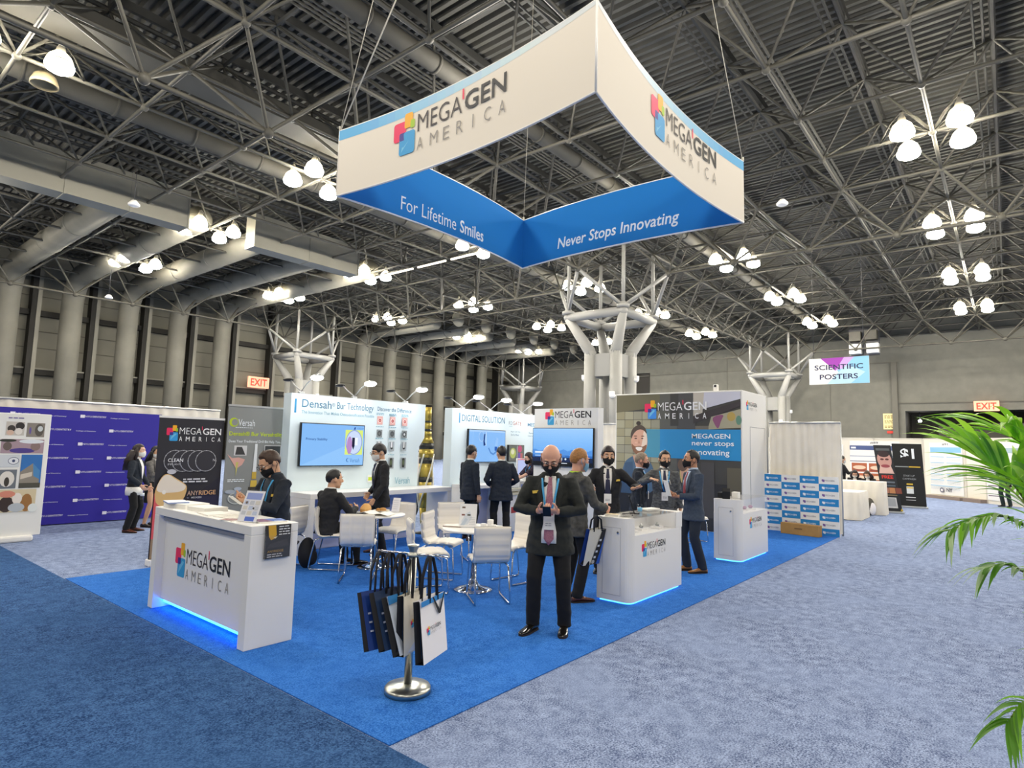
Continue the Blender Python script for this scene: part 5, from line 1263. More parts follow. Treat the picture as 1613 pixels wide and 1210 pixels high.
b = MB(); b.box(0, 9, 0, .06, 0, 2.48); b.build('panel', pw, t)
b = MB()
for x in (0, 2.1, 3.0, 5.2, 6.2): b.box(x - .03, x + .03, -.02, .08, 0, 2.5)
b.box(0, 9, -.02, .08, 2.46, 2.52); b.build('frame', mat('frame_cream', '#d8d2c4', .5), t)
b = MB(); b.box(.3, 2.0, -.25, .05, 0, .12); b.box(2.2, 3.0, -.3, .05, 0, .14); b.build('base', mat('base_brown', '#8a7a70', .7), t)
def art91(p, w, h):
    p.text('#91', w / 2, h - .12, ic('#4a4440'), h=.09, w=.3, align='c', bold=.02); p.rect(.05, h - .42, w - .1, .22, ic('#8cc4e4'))
    for j in range(6): p.rect(.05, h - .62 - .24 * j, w * .42, .03, ic('#a8d0e8')); p.rect(w * .53, h - .62 - .24 * j, w * .42, .03, ic('#a8d0e8')); words(p, 2, .07, h - .68 - .24 * j, ic('#d4dade'), .02, .06, w * .38); words(p, 2, w * .55, h - .68 - .24 * j, ic('#d4dade'), .02, .06, w * .38)
    p.rect(.05, .36, w - .1, .03, ic('#9cc8e4')); p.poly(ell(w * .38, .2, .1, .1), ic('#4a4a6a')); p.poly(ell(w * .38, .2, .06, .06), white_print); p.text('NY', w * .52, .15, ic('#1c1c3a'), h=.14, w=.3, bold=.03)
poster('poster numbered #91 in pale blue with NY at its foot', t, .35, 2.0, .16, 2.34, art91)
poster('poster half hidden by the palm leaves, with grey bars', t, 3.05, 5.1, .14, 2.34, lambda p, w, h: (p.rect(.0, h - .40, w, .2, ic('#a9bfc8')), p.poly(ell(.35, h - .3, .12, .09), ic('#2a3a7a')), [p.rect(.05, h - .9 - .38 * j, w * .45, .035, ic('#6a5a6a')) for j in range(4)], p.text('NY', w * .3, .15, ic('#4a5a9a'), h=.14, w=.3)))
# ================================================================== palm in the right foreground
def leaf_mat(nm, c):
    m = mat(nm, c, .45, var=.2, scale=12)
    nt = m.node_tree; b = nt.nodes['Principled BSDF']; tr = nt.nodes.new('ShaderNodeBsdfTranslucent'); tr.inputs[0].default_value = (*[min(1, v * 1.15) for v in S(c)], 1)
    mx = nt.nodes.new('ShaderNodeMixShader'); mx.inputs[0].default_value = .42
    nt.links.new(b.outputs[0], mx.inputs[1]); nt.links.new(tr.outputs[0], mx.inputs[2]); nt.links.new(mx.outputs[0], nt.nodes['Material Output'].inputs[0])
    return m
leafs = [leaf_mat('palm_leaf_%d' % i, c) for i, c in enumerate(('#84bf34', '#aede4c', '#5f962c', '#b4cc9a'))]
Lf, Fw = Vector((-.634, .774, 0)), Vector((.774, .634, 0))
t = thing('potted_palm', 'green feathery palm leaning in from the right edge of the picture', 'plant', (.10, -3.08, 0))
b = MB(); b.lathe([(.16, 0), (.2, .02), (.23, .40), (.235, .42), (.2, .42), (.19, .36)], 28); b.build('pot', mat('pot_dark', '#3a322c', .6), t)
b = MB(); b.disc((0, 0, .37), .192, 24); b.build('soil', mat('soil', '#2b2119', .95), t)
def frond(pts, n, ll, wid, droop, mi, seed, both=True, t0=.35):
    random.seed(seed)
    P = [Lf * l + Vector((0, 0, z)) + Fw * f for l, z, f in pts]
    dense = []
    for i in range(len(P) - 1):
        p0, p1, p2, p3 = (P[max(0, min(len(P) - 1, i + k))] for k in (-1, 0, 1, 2))
        for s in range(8):
            q = s / 8; dense.append(.5 * ((2 * p1) + (-p0 + p2) * q + (2 * p0 - 5 * p1 + 4 * p2 - p3) * q * q + (-p0 + 3 * p1 - 3 * p2 + p3) * q ** 3))
    dense.append(P[-1]); m = len(dense)
    b = MB(); b.tube(dense, [.008 - .006 * i / m for i in range(m)], 6); r = b.build('stem', mat('palm_stem', '#6a7a2c', .5), t)
    b = MB()
    for k in range(n):
        s = t0 + (1 - t0) * k / (n - 1); i = min(m - 2, int(s * (m - 1))); c = dense[i].lerp(dense[i + 1], s * (m - 1) - i)
        tg = (dense[min(m - 1, i + 1)] - dense[max(0, i - 1)]).normalized()
        sd = tg.cross(Vector((0, 0, 1)))
        if sd.length < .2: sd = Fw.copy()
        sd.normalize(); nrm = sd.cross(tg).normalized()
        for q in ((-1, 1) if both else (1,)):
            L = ll * (.55 + .45 * math.sin(PI * min(1, .15 + .85 * (1 - abs(s - .55))))) * random.uniform(.85, 1.1)
            d = (tg * random.uniform(.55, .9) + sd * q * random.uniform(.6, .9) + nrm * random.uniform(.1, .35)).normalized()
            mid = []; N = 7
            for j in range(N + 1):
                u = j / N; mid.append(c + d * (L * u) + Vector((0, 0, -droop * L * u * u)))
            wv = d.cross(Vector((0, 0, 1))); wv = (wv.normalized() if wv.length > .1 else sd) 
            tilt = random.uniform(-.6, .6); wv = (wv * math.cos(tilt) + nrm * math.sin(tilt)).normalized()
            b.use(leafs[random.choice(mi)]); g = []
            for j, c2 in enumerate(mid):
                u = j / N; hw = wid * .5 * (math.sin(PI * min(1, .12 + u * .95)) ** .7 if u < .98 else .02)
                g.append([b.bm.verts.new(c2 - wv * hw + nrm * hw * .35), b.bm.verts.new(c2), b.bm.verts.new(c2 + wv * hw + nrm * hw * .35)])
            for j in range(N):
                b.face([g[j][0], g[j + 1][0], g[j + 1][1], g[j][1]], True); b.face([g[j][1], g[j + 1][1], g[j + 1][2], g[j][2]], True)
    b.build('leaflets', None, r, recalc=False)
frond([(0, .38, 0), (.0, .9, 0), (.03, 1.45, .0), (.08, 1.72, .02), (.20, 1.84, .06)], 24, .42, .023, .40, (0, 1, 1), 1, t0=.6)
frond([(0, .38, .02), (.0, .9, .05), (.03, 1.4, .1), (.10, 1.66, .16), (.18, 1.76, .2)], 24, .42, .022, .30, (0, 1, 1), 2, t0=.58)
frond([(0, .38, -.02), (.02, .9, -.03), (.05, 1.4, -.04), (.12, 1.60, -.04), (.22, 1.68, -.02)], 22, .36, .02, .35, (0, 1, 2), 12, t0=.55)
frond([(.01, .38, 0), (.03, 1.0, -.02), (.12, 1.46, 0), (.24, 1.585, .02), (.34, 1.585, .03), (.43, 1.545, .03)], 24, .12, .013, .7, (2, 3, 0), 3, t0=.45)
frond([(.01, .38, 0), (.06, .8, .0), (.14, 1.0, .02), (.22, 1.05, .03), (.28, .99, .03)], 14, .11, .016, .7, (2, 0), 4, t0=.5)
frond([(.0, .38, 0), (.04, .9, .03), (.10, 1.32, .06), (.18, 1.43, .1), (.25, 1.42, .12)], 14, .11, .014, .7, (2, 3), 5, t0=.5)
frond([(-.02, .38, 0), (-.1, .9, .05), (-.2, 1.4, .1), (-.35, 1.7, .15), (-.5, 1.7, .2)], 22, .32, .02, .5, (0, 1, 2), 6, t0=.4)
frond([(-.02, .38, .03), (-.06, 1.0, .15), (-.1, 1.5, .3), (-.1, 1.7, .5)], 20, .3, .02, .5, (0, 2), 7, t0=.4)
frond([(-.02, .38, -.03), (-.1, .9, -.1), (-.2, 1.35, -.2), (-.3, 1.5, -.3)], 12, .26, .03, .6, (0, 1), 8, t0=.4)
# ================================================================== people
from mathutils import noise
def remeshed(mb, voxel, it=3, wr=0.0, fr=9):
    bmesh.ops.recalc_face_normals(mb.bm, faces=list(mb.bm.faces))
    me = bpy.data.meshes.new('tmp'); mb.bm.to_mesh(me); mb.bm.free()
    o = bpy.data.objects.new('tmp', me); COL.objects.link(o)
    m = o.modifiers.new('r', 'REMESH'); m.mode = 'VOXEL'; m.voxel_size = voxel; m.use_smooth_shade = True
    if it: s = o.modifiers.new('s', 'SMOOTH'); s.factor = .5; s.iterations = it
    r = bpy.data.meshes.new_from_object(o.evaluated_get(bpy.context.evaluated_depsgraph_get()))
    bpy.data.objects.remove(o); bpy.data.meshes.remove(me)
    if wr:
        r.update()
        for v in r.vertices:
            c = v.co; v.co = c + v.normal * (wr * (noise.noise((c.x * fr, c.y * fr, c.z * fr * 1.6)) + .5 * noise.noise((c.x * fr * 2.3 + 5, c.y * fr * 2.3, c.z * fr * 3))))
    for p in r.polygons: p.use_smooth = True
    return r
def mobj(name, me, m, parent=None):
    me.name = name
    if m is not None: me.materials.clear(); me.materials.append(m)
    o = bpy.data.objects.new(name, me); COL.objects.link(o)
    if parent: o.parent = parent
    return o
def ik(a, b, l1, l2, pole):
    d = b - a; L = min(d.length, (l1 + l2) * .998); u = d.normalized(); b = a + u * L
    x = (l1 * l1 - l2 * l2 + L * L) / (2 * L); h_ = max(0, l1 * l1 - x * x) ** .5
    p = pole - u * pole.dot(u)
    if p.length < 1e-4: p = Vector((0, -1, 0))
    return a + u * x + p.normalized() * h_, b
CURL = {'relaxed': (22, 28, 18), 'grip': (48, 62, 34), 'flat': (6, 8, 5), 'hold': (32, 48, 30)}
def hand(mb, W, d, n, right, pose, k):
    d = d.normalized(); n = (n - d * n.dot(d)).normalized(); th = d.cross(n) * (1 if right else -1)
    c1, c2, c3 = CURL[pose]
    def P(a, b_, c): return W + d * a * k + th * b_ * k + n * c * k
    rings = []
    for a, w_, t_ in ((-.02, .026, .022), (.015, .032, .017), (.05, .041, .015), (.082, .042, .013), (.092, .038, .009)):
        rings.append([P(a, w_ * math.cos(q), t_ * math.sin(q)) for q in [2 * PI * i / 12 for i in range(12)]])
    mb.loft(rings)
    for i, (L, o) in enumerate(((.072, .029), (.082, .0105), (.076, -.0085), (.060, -.027))):
        p = P(.083 - (.006 if i == 3 else 0), o, 0); pts = [p - d * .012 * k, p]; ang = 0
        for seg, c in zip((.45, .31, .24), (c1 + 3 * i, c2, c3)):
            ang += R(c); dd = d * math.cos(ang) + n * math.sin(ang) + th * (.08 - .05 * i) ; p = p + dd.normalized() * L * seg * k; pts.append(p)
        mb.tube(pts, [.0092 * k, .0092 * k, .0088 * k, .008 * k, .006 * k], 8)
    t0 = P(.02, .028, .006); d1 = (d * .55 + th * .75 + n * .35).normalized(); d2 = (d * .85 + th * .25 + n * .5).normalized()
    mb.tube([t0 - d1 * .015 * k, t0 + d1 * .03 * k, t0 + d1 * .045 * k + d2 * .022 * k, t0 + d1 * .045 * k + d2 * .045 * k], [.013 * k, .0115 * k, .010 * k, .007 * k], 8)
SKIN = {'light': mat('skin_light', '#d8a28a', .5), 'fair': mat('skin_fair', '#e0b095', .5), 'tan': mat('skin_tan', '#c08c6c', .5), 'asian': mat('skin_warm', '#d6a684', .5)}
HAIR = {'black': mat('hair_black', '#151214', .45, var=.3, scale=60), 'brown': mat('hair_brown', '#3a2417', .5, var=.3, scale=60), 'ginger': mat('hair_ginger', '#9a6a38', .5, var=.3, scale=60), 'grey': mat('hair_grey', '#8a7a6a', .6, var=.3, scale=60), 'dark': mat('hair_dark_brown', '#24181a', .5, var=.3, scale=60)}
cloth_black = mat('suit_black', '#1b1c20', .85, var=.15, scale=40, bump=.08)
cloth_navy = mat('suit_navy', '#1c2430', .85, var=.15, scale=40, bump=.08)
cloth_dkgreen = mat('suit_charcoal_green', '#1f2322', .85, var=.15, scale=40, bump=.08)
cloth_blue = mat('suit_slate_blue', '#3a4658', .85, var=.15, scale=40, bump=.08)
cloth_grey = mat('jacket_grey', '#4a4a48', .9, var=.35, scale=18, bump=.1)
cloth_plaid = mat('blazer_grey_plaid', '#56585a', .9, var=.5, scale=22, bump=.1, stretch=(1, 1, 2))
trouser_black = mat('trousers_black', '#0f0f12', .85, bump=.05, scale=40)
trouser_navy = mat('trousers_navy', '#1d2634', .85, bump=.05, scale=40)
shirt_white = mat('shirt_white', '#eceae6', .7); shirt_blue = mat('shirt_blue', '#b9cbe4', .7)
mask_black = mat('mask_black', '#0d0d10', .8); mask_white = mat('mask_white', '#eceae4', .7); mask_blue = mat('mask_blue', '#7fb0cc', .7)
shoe_black = mat('shoe_black', '#14120f', .2, coat=.4); shoe_brown = mat('shoe_brown', '#5a2f22', .35, coat=.2); shoe_tan = mat('shoe_tan', '#a06a34', .35, coat=.2)
lany_blue = mat('lanyard_blue', '#3f9fd8', .6); lany_lime = mat('lanyard_lime', '#b4e01c', .6); tag_gold = mat('name_tag_gold', '#e8c85a', .4)
eye_w = mat('eye_white', '#e4ded8', .3); eye_d = mat('eye_dark', '#1c1412', .2)
def sstep(a, b, x):
    t = max(0, min(1, (x - a) / (b - a))); return t * t * (3 - 2 * t)
def hairline(az, style):      # az 0 = face, 180 = back ; elevation in degrees of the hair edge
    a = abs(az)
    if style == 'bald': return 200
    fr = {'short': 34, 'crew': 38, 'quiff': 36, 'fringe': 14, 'bowl': 18, 'long': 30}.get(style, 34)
    if a < 40: return fr
    if a < 75: return fr + (-14 - fr) * sstep(40, 68, a)
    if a < 105: return -14 + (-12 if style in ('bowl', 'long') else -2) * sstep(75, 90, a) + (6 if style in ('crew', 'short', 'quiff') else 0) * sstep(85, 100, a)
    return -12 + (-32) * sstep(105, 135, a)
def person(label, loc, face, h=1.75, girth=1.0, lean=0.0, head=(0, 0), RH=None, LH=None, rpose='relaxed', lpose='relaxed', rn=None, ln=None, rd=None, ld=None,
           rpole=None, lpole=None, seat=None, feet=None, skin='asian', hair='black', style='short', mask=None, glasses=False, top=cloth_black, legs=trouser_black, shoes=shoe_black,
           shirt=shirt_white, tie=None, lanyard=None, badge=True, badge_only=False, nametag=None, vneck=True, sleeve='long', hem=-.20, voxel=.010, skirt=False, extra=None, opened=.0):
    k = h / 1.75; V = lambda *a: Vector(a) * k
    up = Vector((0, math.sin(lean), math.cos(lean))); fw = Vector((0, math.cos(lean), -math.sin(lean))); X = Vector((1, 0, 0))
    pel = V(0, 0, .93) if seat is None else Vector((0, seat[1], seat[0] + .09))
    if seat is None and lean: pel = pel - Vector((0, math.sin(lean) * .15, 0))
    S_ = lambda s, x=0, y=0: pel + up * (s * k) + X * (x * k) + fw * (y * k)
    neckb = S_(.53); hp, hy = R(head[0]), R(head[1])
    Rh = Matrix.Rotation(hy, 3, 'Z') @ Matrix.Rotation(-hp - lean * .3, 3, 'X')
    hc = neckb + (up * .6 + Rh @ Vector((0, .12, .4))).normalized() * (.143 * k) + Rh @ Vector((0, .018, 0)) * k
    kh = k * 1.13
    H = lambda x, y, z: hc + Rh @ (Vector((x, y, z)) * kh)
    M4 = Rh.to_4x4()
    # limbs
    arms = {}
    for s, T, pole in ((1, RH, rpole), (-1, LH, lpole)):
        sh = S_(.440, s * .168 * (1 + (girth - 1) * .5))
        T = Vector(T) if T is not None else pel + V(s * .25 * girth, .03, -.13) 
        pole = Vector(pole) if pole is not None else Vector((s * .55, -.8, -.25))
        el, wr = ik(sh, T, .295 * k, .262 * k, pole); arms[s] = (sh, el, wr)
    lg = {}
    for s in (1, -1):
        hj = pel + X * (s * .092 * k)
        if feet: fx, fy, fyaw = feet[0 if s == 1 else 1]
        else: fx, fy, fyaw = s * .12, .0 if seat is None else seat[1] + .47, s * 10
        an = Vector((fx, fy - .02, .085 * k))
        kn, an = ik(hj, an, .43 * k, .435 * k, Vector((s * .15, 1, .5 if seat else .1))); lg[s] = (hj, kn, an, R(-fyaw))
    # ---- body (skin): one continuous surface
    b = MB()
    b.ball(H(0, -.012, .022), (.077 * kh, .098 * kh, .098 * kh), 20, 12, M4.to_3x3()); b.ball(H(0, .018, -.035), (.060 * kh, .070 * kh, .083 * kh), 18, 10, M4.to_3x3())
    b.ball(H(0, .062, -.096), (.026 * kh, .024 * kh, .02 * kh), 10, 6, M4.to_3x3()); b.ball(H(0, .076, .030), (.052 * kh, .016 * kh, .013 * kh), 12, 6, M4.to_3x3())
    b.tube([H(0, .086, .018), H(0, .100, -.008), H(0, .108, -.028)], [.008 * kh, .012 * kh, .017 * kh], 8); b.ball(H(0, .100, -.03), (.018 * kh, .012 * kh, .009 * kh), 8, 6, M4.to_3x3())
    b.ball(H(0, .083, -.064), (.025 * kh, .010 * kh, .010 * kh), 10, 6, M4.to_3x3())
    for s in (-1, 1):
        b.ball(H(s * .036, .062, -.02), (.024 * kh, .022 * kh, .024 * kh), 10, 6, M4.to_3x3())
        b.ball(H(s * .078, -.012, -.004), (.011 * kh, .021 * kh, .033 * kh), 10, 8, M4.to_3x3())
    b.tube([H(0, -.025, -.05), neckb + up * .02 * k, S_(.46)], [.056 * k, .056 * k, .062 * k], 14)
    ell_ = lambda s, rx, ry, y=0: [S_(s, rx * math.cos(q), y + ry * math.sin(q)) for q in [2 * PI * i / 24 for i in range(24)]]
    g = girth
    b.loft([ell_(-.10, .10, .08), ell_(-.02, .15, .10), ell_(.12, .135 * g, .095 * g), ell_(.30, .155, .105), ell_(.43, .15, .09), ell_(.50, .09, .07), ell_(.53, .05, .05)])
    for s in (1, -1):
        sh, el, wr = arms[s]; b.tube([S_(.41, s * .09), sh - up * .012, sh.lerp(el, .5), el, el.lerp(wr, .35), wr + (wr - el).normalized() * .02], [.042 * k, .044 * k, .046 * k, .038 * k, .038 * k, .026 * k], 12)
        hj, kn, an, yw = lg[s]; b.tube([hj + up * .02, hj, hj.lerp(kn, .5), kn, kn.lerp(an, .3), an, an + Vector((0, 0, -.05 * k))], [.07 * k, .085 * k, .07 * k, .052 * k, .055 * k, .036 * k, .034 * k], 12)
    body = remeshed(b, voxel, 2)
    hb = MB()
    for s, pose, n_, d_ in ((1, rpose, rn, rd), (-1, lpose, ln, ld)):
        sh, el, wr = arms[s]; d = Vector(d_) if d_ else (wr - el).normalized() + Vector((0, 0, -.1))
        n = Vector(n_) if n_ else Vector((-s, .2, -.1)); hand(hb, wr, d, n, s == 1, pose, k)
    hm = remeshed(hb, .0042 if voxel <= .010 else .006, 1)
    bm = bmesh.new(); bm.from_mesh(body); bm.from_mesh(hm); bm.to_mesh(body); bm.free(); bpy.data.meshes.remove(hm)
    for p in body.polygons: p.use_smooth = True
    root = mobj('person', body, SKIN[skin])
    root.location = (loc[0], loc[1], loc[2] if len(loc) > 2 else .009); root.rotation_euler = (0, 0, heading(face)); tag(root, label, 'person')
    # ---- eyes
    for s in (-1, 1):
        e = MB(); e.use(eye_w); e.ball(H(s * .031, .080, .010), (.013 * kh, .010 * kh, .008 * kh), 10, 6, M4.to_3x3()); e.use(eye_d); e.ball(H(s * .031, .0862, .010), (.0065 * kh, .005 * kh, .0065 * kh), 8, 6, M4.to_3x3()); e.build('eye', None, root)
        if style != 'none':
            e = MB(); e.tube([H(s * .014, .093, .030), H(s * .032, .092, .036), H(s * .050, .080, .031)], [.004 * kh, .0045 * kh, .003 * kh], 6); e.build('eyebrow', HAIR['grey' if hair == 'grey' else 'brown' if style == 'bald' else hair], root)
    # ---- hair
    if style != 'bald':
        e = MB(); NA, NE = 40, 22; rings = []
        vol = {'short': 1.0, 'crew': .97, 'quiff': 1.02, 'fringe': 1.06, 'bowl': 1.10, 'long': 1.05}.get(style, 1)
        for j in range(NE + 1):
            el = -72 + 160 * j / NE; ring = []
            for i in range(NA):
                az = -180 + 360 * i / NA; t = sstep(-5, 5, el - hairline(az, style))
                r = .80 + (.24 * vol) * t + (.012 if t else 0) * math.sin(az * .35 + el * .2)
                if style == 'quiff': r += .08 * t * math.exp(-((az) / 50) ** 2) * sstep(30, 60, el)
                if t > .3: r += .022 * noise.noise((math.sin(R(az)) * 4, math.cos(R(az)) * 4, el * .06))
                ce = max(math.cos(R(el)), .03)
                ring.append(H(.079 * r * ce * math.sin(R(az)), -.012 + .101 * r * ce * math.cos(R(az)), .022 + .102 * r * math.sin(R(el))))
            rings.append(ring)
        e.loft(rings)
        if style == 'long':
            L_ = extra.get('hairlen', .34) if extra else .34; cur = extra.get('curl', 0) if extra else 0
            rr = []
            for j in range(12):
                u = j / 11; c = H(0, -.055, .02).lerp(neckb - fw * .13 * kh - up * (L_ - .2) * kh, u); wv = (.085 + .05 * math.sin(PI * u) * (1 + 1.2 * cur) - .05 * max(0, u - .8) * 5) * kh
                rr.append([c + X * (wv * math.cos(q) * (1 + .12 * cur * math.sin(j * 2.3 + q * 5))) + fw * (.055 * kh * math.sin(q) * (1 + .6 * cur) * (1 + .15 * cur * math.sin(j * 1.9 + q * 4))) for q in [2 * PI * i / 20 for i in range(20)]])
            e.loft(rr)
            for s in (-1, 1): e.tube([H(s * .07, .0, .06), H(s * .085, .005, -.03), H(s * .085, -.01, -.12), H(s * .08, -.03, -.2)], [.02 * kh, .024 * kh, .026 * kh, .015 * kh], 8)
        hm = e.build('hair', HAIR[hair], root, smooth=True)
    else:
        e = MB()
        for s in (-1, 1): e.tube([H(s * .074, .02, .01), H(s * .078, -.03, .03), H(s * .06, -.08, .0), H(s * .02, -.105, -.02)], [.004 * kh, .012 * kh, .014 * kh, .012 * kh], 8)
        e.build('hair', mat('hair_stubble', '#8f6a58', .8), root, smooth=True)
    # ---- mask
    if mask:
        e = MB(); NA, NZ = 22, 10; gr = []
        for off in (.0, .004):
            g_ = []
            for j in range(NZ + 1):
                v = j / NZ; row = []
                for i in range(NA + 1):
                    az = -78 + 156 * i / NA; c_ = math.exp(-(az / 26) ** 2)
                    z = -.112 + v * (.088 + .026 * c_) + .02 * (1 - c_) * (1 - v); rad = 1 - .30 * (1 - v) ** 2
                    row.append(e.bm.verts.new(H((.074 + off) * rad * math.sin(R(az)), .012 + (.082 + off) * rad * math.cos(R(az)) + .026 * c_ * math.sin(PI * min(1, .25 + .7 * v)), z)))
                g_.append(row)
            gr.append(g_)
        for q, g_ in enumerate(gr):
            for j in range(NZ):
                for i in range(NA):
                    f = [g_[j][i], g_[j][i + 1], g_[j + 1][i + 1], g_[j + 1][i]]; e.face(f if q else f[::-1], True)
        o = e.build('face_mask', mask, root, recalc=False)
        for s in (-1, 1):
            e = MB(); e.tube([H(s * .072, .03, -.03), H(s * .082, .0, .02), H(s * .086, -.03, .02), H(s * .084, -.03, -.02), H(s * .074, .02, -.08)], .0025 * kh, 5); e.build('ear_loop', mask, o)
    if glasses:
        e = MB()
        for s in (-1, 1):
            e.tube([H(s * .034 + .025 * math.cos(q), .108, .004 + .019 * math.sin(q)) for q in [2 * PI * i / 16 for i in range(17)]], .0024 * kh, 5); e.tube([H(s * .058, .106, .01), H(s * .082, .02, .015), H(s * .083, -.02, .01)], .002 * kh, 5)
        e.tube([H(-.01, .11, .008), H(.01, .11, .008)], .002 * kh, 5); e.build('glasses', black, root)
    # ---- jacket / top
    def torso(sc=1.0):
        q = MB(); gg = lambda a: 1 + (girth - 1) * a
        rg = [(hem, .208, .145, .004), (-.08, .194, .134, 0), (.03, .176, .124, .004), (.13, .17, .122, .006), (.26, .186, .128, .006), (.36, .190, .126, .002), (.43, .170, .112, -.006), (.48, .128, .09, -.012), (.515, .092, .076, -.01), (.54, .072, .066, -.004)]
        q.loft([ell_(s, rx * sc * gg(1 if s < .3 else .5), ry * sc * gg(1.6 if s < .3 else .6), y) for s, rx, ry, y in rg]); return q
    tb = torso(); bmesh.ops.triangulate(tb.bm, faces=list(tb.bm.faces)); bvh = BVHTree.FromBMesh(tb.bm); tb.bm.free()
    j = torso()
    for s in (1, -1):
        sh, el, wr = arms[s]; e_ = (wr - el).normalized()
        if sleeve == 'long': j.tube([S_(.425, s * .09), sh + X * (s * .004), sh.lerp(el, .5), el, el.lerp(wr, .5), wr - e_ * .012], [.066 * k, .071 * k, .064 * k * g ** .5, .058 * k, .052 * k, .044 * k], 14)
        else: j.tube([S_(.43, s * .09), sh, sh.lerp(el, .5), sh.lerp(el, .85)], [.066 * k, .07 * k, .062 * k, .06 * k], 14)
    mobj('jacket' if vneck else 'top', remeshed(j, max(.012, voxel * 1.2), 4, .009, 10), top, root)
    def hit(x, s, off=.010):
        o = S_(s, x) + fw * .6; p_, n_, _, _ = bvh.ray_cast(o, -fw)
        return (p_ + fw * off) if p_ else S_(s, x) + fw * (.12 * k)
    def strip(name, rows, m, off, par=None, nx=5):
        """cloth patch lying on the chest: rows of (left x, right x, height)"""
        e = MB(); gr = [[hit(a + (c - a) * i / nx, s, off * k) for i in range(nx + 1)] for a, c, s in rows]
        v1 = [[e.bm.verts.new(p) for p in r] for r in gr]; v0 = [[e.bm.verts.new(p - fw * .006) for p in r] for r in gr]
        for A in range(len(rows) - 1):
            for i in range(nx):
                e.face([v1[A][i], v1[A][i + 1], v1[A + 1][i + 1], v1[A + 1][i]], True); e.face([v0[A][i], v0[A + 1][i], v0[A + 1][i + 1], v0[A][i + 1]], True)
        lo_ = [r[0] for r in v1] + v1[-1][1:] + [r[-1] for r in v1[-2::-1]] + v1[0][-2:0:-1]; l0 = [r[0] for r in v0] + v0[-1][1:] + [r[-1] for r in v0[-2::-1]] + v0[0][-2:0:-1]
        for i in range(len(lo_)): e.face([lo_[i], lo_[(i + 1) % len(lo_)], l0[(i + 1) % len(lo_)], l0[i]])
        return e.build(name, m, par or root)
    bot = .10 if not opened else -.10
    if vneck:
        rows = [(-.05, .05, .505), (-.062, .062, .46), (-.058 - opened * .1, .058 + opened * .1, .36), (-.045 - opened * .5, .045 + opened * .5, .24), (-.02 - opened * .8, .02 + opened * .8, .12)]
        if opened: rows += [(-.06 - opened * .3, .06 + opened * .3, .0), (-.06 - opened * .3, .06 + opened * .3, -.10)]
        strip('shirt', rows, shirt, .009)
        for s in (-1, 1):      # lapels
            strip('lapel', [(a, a + s * w_, z) for a, w_, z in ((s * .055, .02, .49), (s * .064, .045, .42), (s * (.060 + opened * .1), .062, .36), (s * (.047 + opened * .5), .045, .24), (s * (.022 + opened * .8), .012, .11))], top, .016, nx=3)
        e = MB()
        for s in (-1, 1): e.loft([[neckb + up * z * k + X * (s * .001) + (X * math.cos(q) * s * r + fw * math.sin(q) * r) * k for q in [R(-90 + 180 * i / 14) for i in range(15)]] for r, z in ((.066, -.03), (.066, .012), (.060, .028), (.056, .012))], closed=False, caps=False)
        e.build('collar', shirt, root)
    if tie:
        te = -.12 if opened else .10
        strip('tie', [(-.018, .018, .495), (-.016, .016, .47), (-.024, .024, .40), (-.034, .034, .25), (-.040, .040, max(te + .05, .12))] + ([(-.045, .045, -.06), (-.002, .002, -.115)] if opened else [(-.03, .03, te)]), tie, .017, nx=4)
    if lanyard:
        for s in (-1, 1) if not badge_only else (): strip('lanyard', [(s * .075 - .009, s * .075 + .009, .485), (s * .066 - .009, s * .066 + .009, .40), (s * .045 - .009, s * .045 + .009, .28), (s * .012 - .008, s * .012 + .008, .17)], lanyard, .022, nx=2)
        if badge:
            e = MB(); c = hit(0, .09, .03); e.box(-.05 * k, .05 * k, -.003, .003, -.065 * k, .065 * k, Matrix.Translation(c)); o = e.build('badge', white, root)
            p = Print(c + fw * .004 + Vector((.05 * k, 0, -.065 * k)), (-1, 0, 0), (0, 0, 1)); words(p, 2, .02, .055, ic('#8a8a96'), .006, .018, .06); p.build('badge_print', o)
    if nametag:
        c = hit(nametag[0], nametag[1], .018); e = MB(); e.box(-.038, .038, -.003, .003, -.013, .013, Matrix.Translation(c) @ Matrix.Rotation(R(8), 4, 'Y')); e.build('name_tag', tag_gold, root)
    # ---- trousers, skirt, shoes
    j = MB()
    if skirt: j.loft([ell_(s, rx, ry) for s, rx, ry in ((-.42, .15, .12), (-.2, .185, .135), (-.05, .175, .125), (.1, .15, .11))])
    else:
        j.loft([ell_(s, rx * (1 + (girth - 1) * .8), ry * (1 + (girth - 1) * 1.2)) for s, rx, ry in ((-.10, .12, .10), (-.06, .165, .116), (.02, .158, .112), (.10, .155, .112))])
        for s in (1, -1):
            hj, kn, an, yw = lg[s]; q = .5 + .5 * girth
            j.tube([hj + up * .03, hj - up * .01, hj.lerp(kn, .45), kn, kn.lerp(an, .5), an + Vector((0, -.005, .01)), an + Vector((0, -.005, -.035 * k))], [.076 * k * q, .088 * k * q, .084 * k * q, .073 * k, .070 * k, .064 * k, .066 * k], 16)
    mobj('skirt' if skirt else 'trousers', remeshed(j, max(.012, voxel * 1.2), 4, .005, 8), legs, root)
    for s in (1, -1):
        hj, kn, an, yw = lg[s]; zf = an.z - .085 * k; Mt = Matrix.Translation((an.x, an.y, zf)) @ Matrix.Rotation(yw, 4, 'Z')
        e = MB(); rr = []
        for y, w_, hh in ((-.075, .020, .05), (-.07, .031, .062), (-.03, .037, .078), (.03, .038, .082), (.08, .044, .062), (.13, .047, .046), (.175, .041, .036), (.205, .026, .028), (.215, .01, .018)):
            rr.append([Mt @ (Vector((w_ * math.cos(q), y, .014 + (hh - .014) * (.5 + .5 * math.sin(q)))) * k) for q in [2 * PI * i / 14 for i in range(14)]])
        e.loft(rr); o = e.build('shoe', shoes, root)
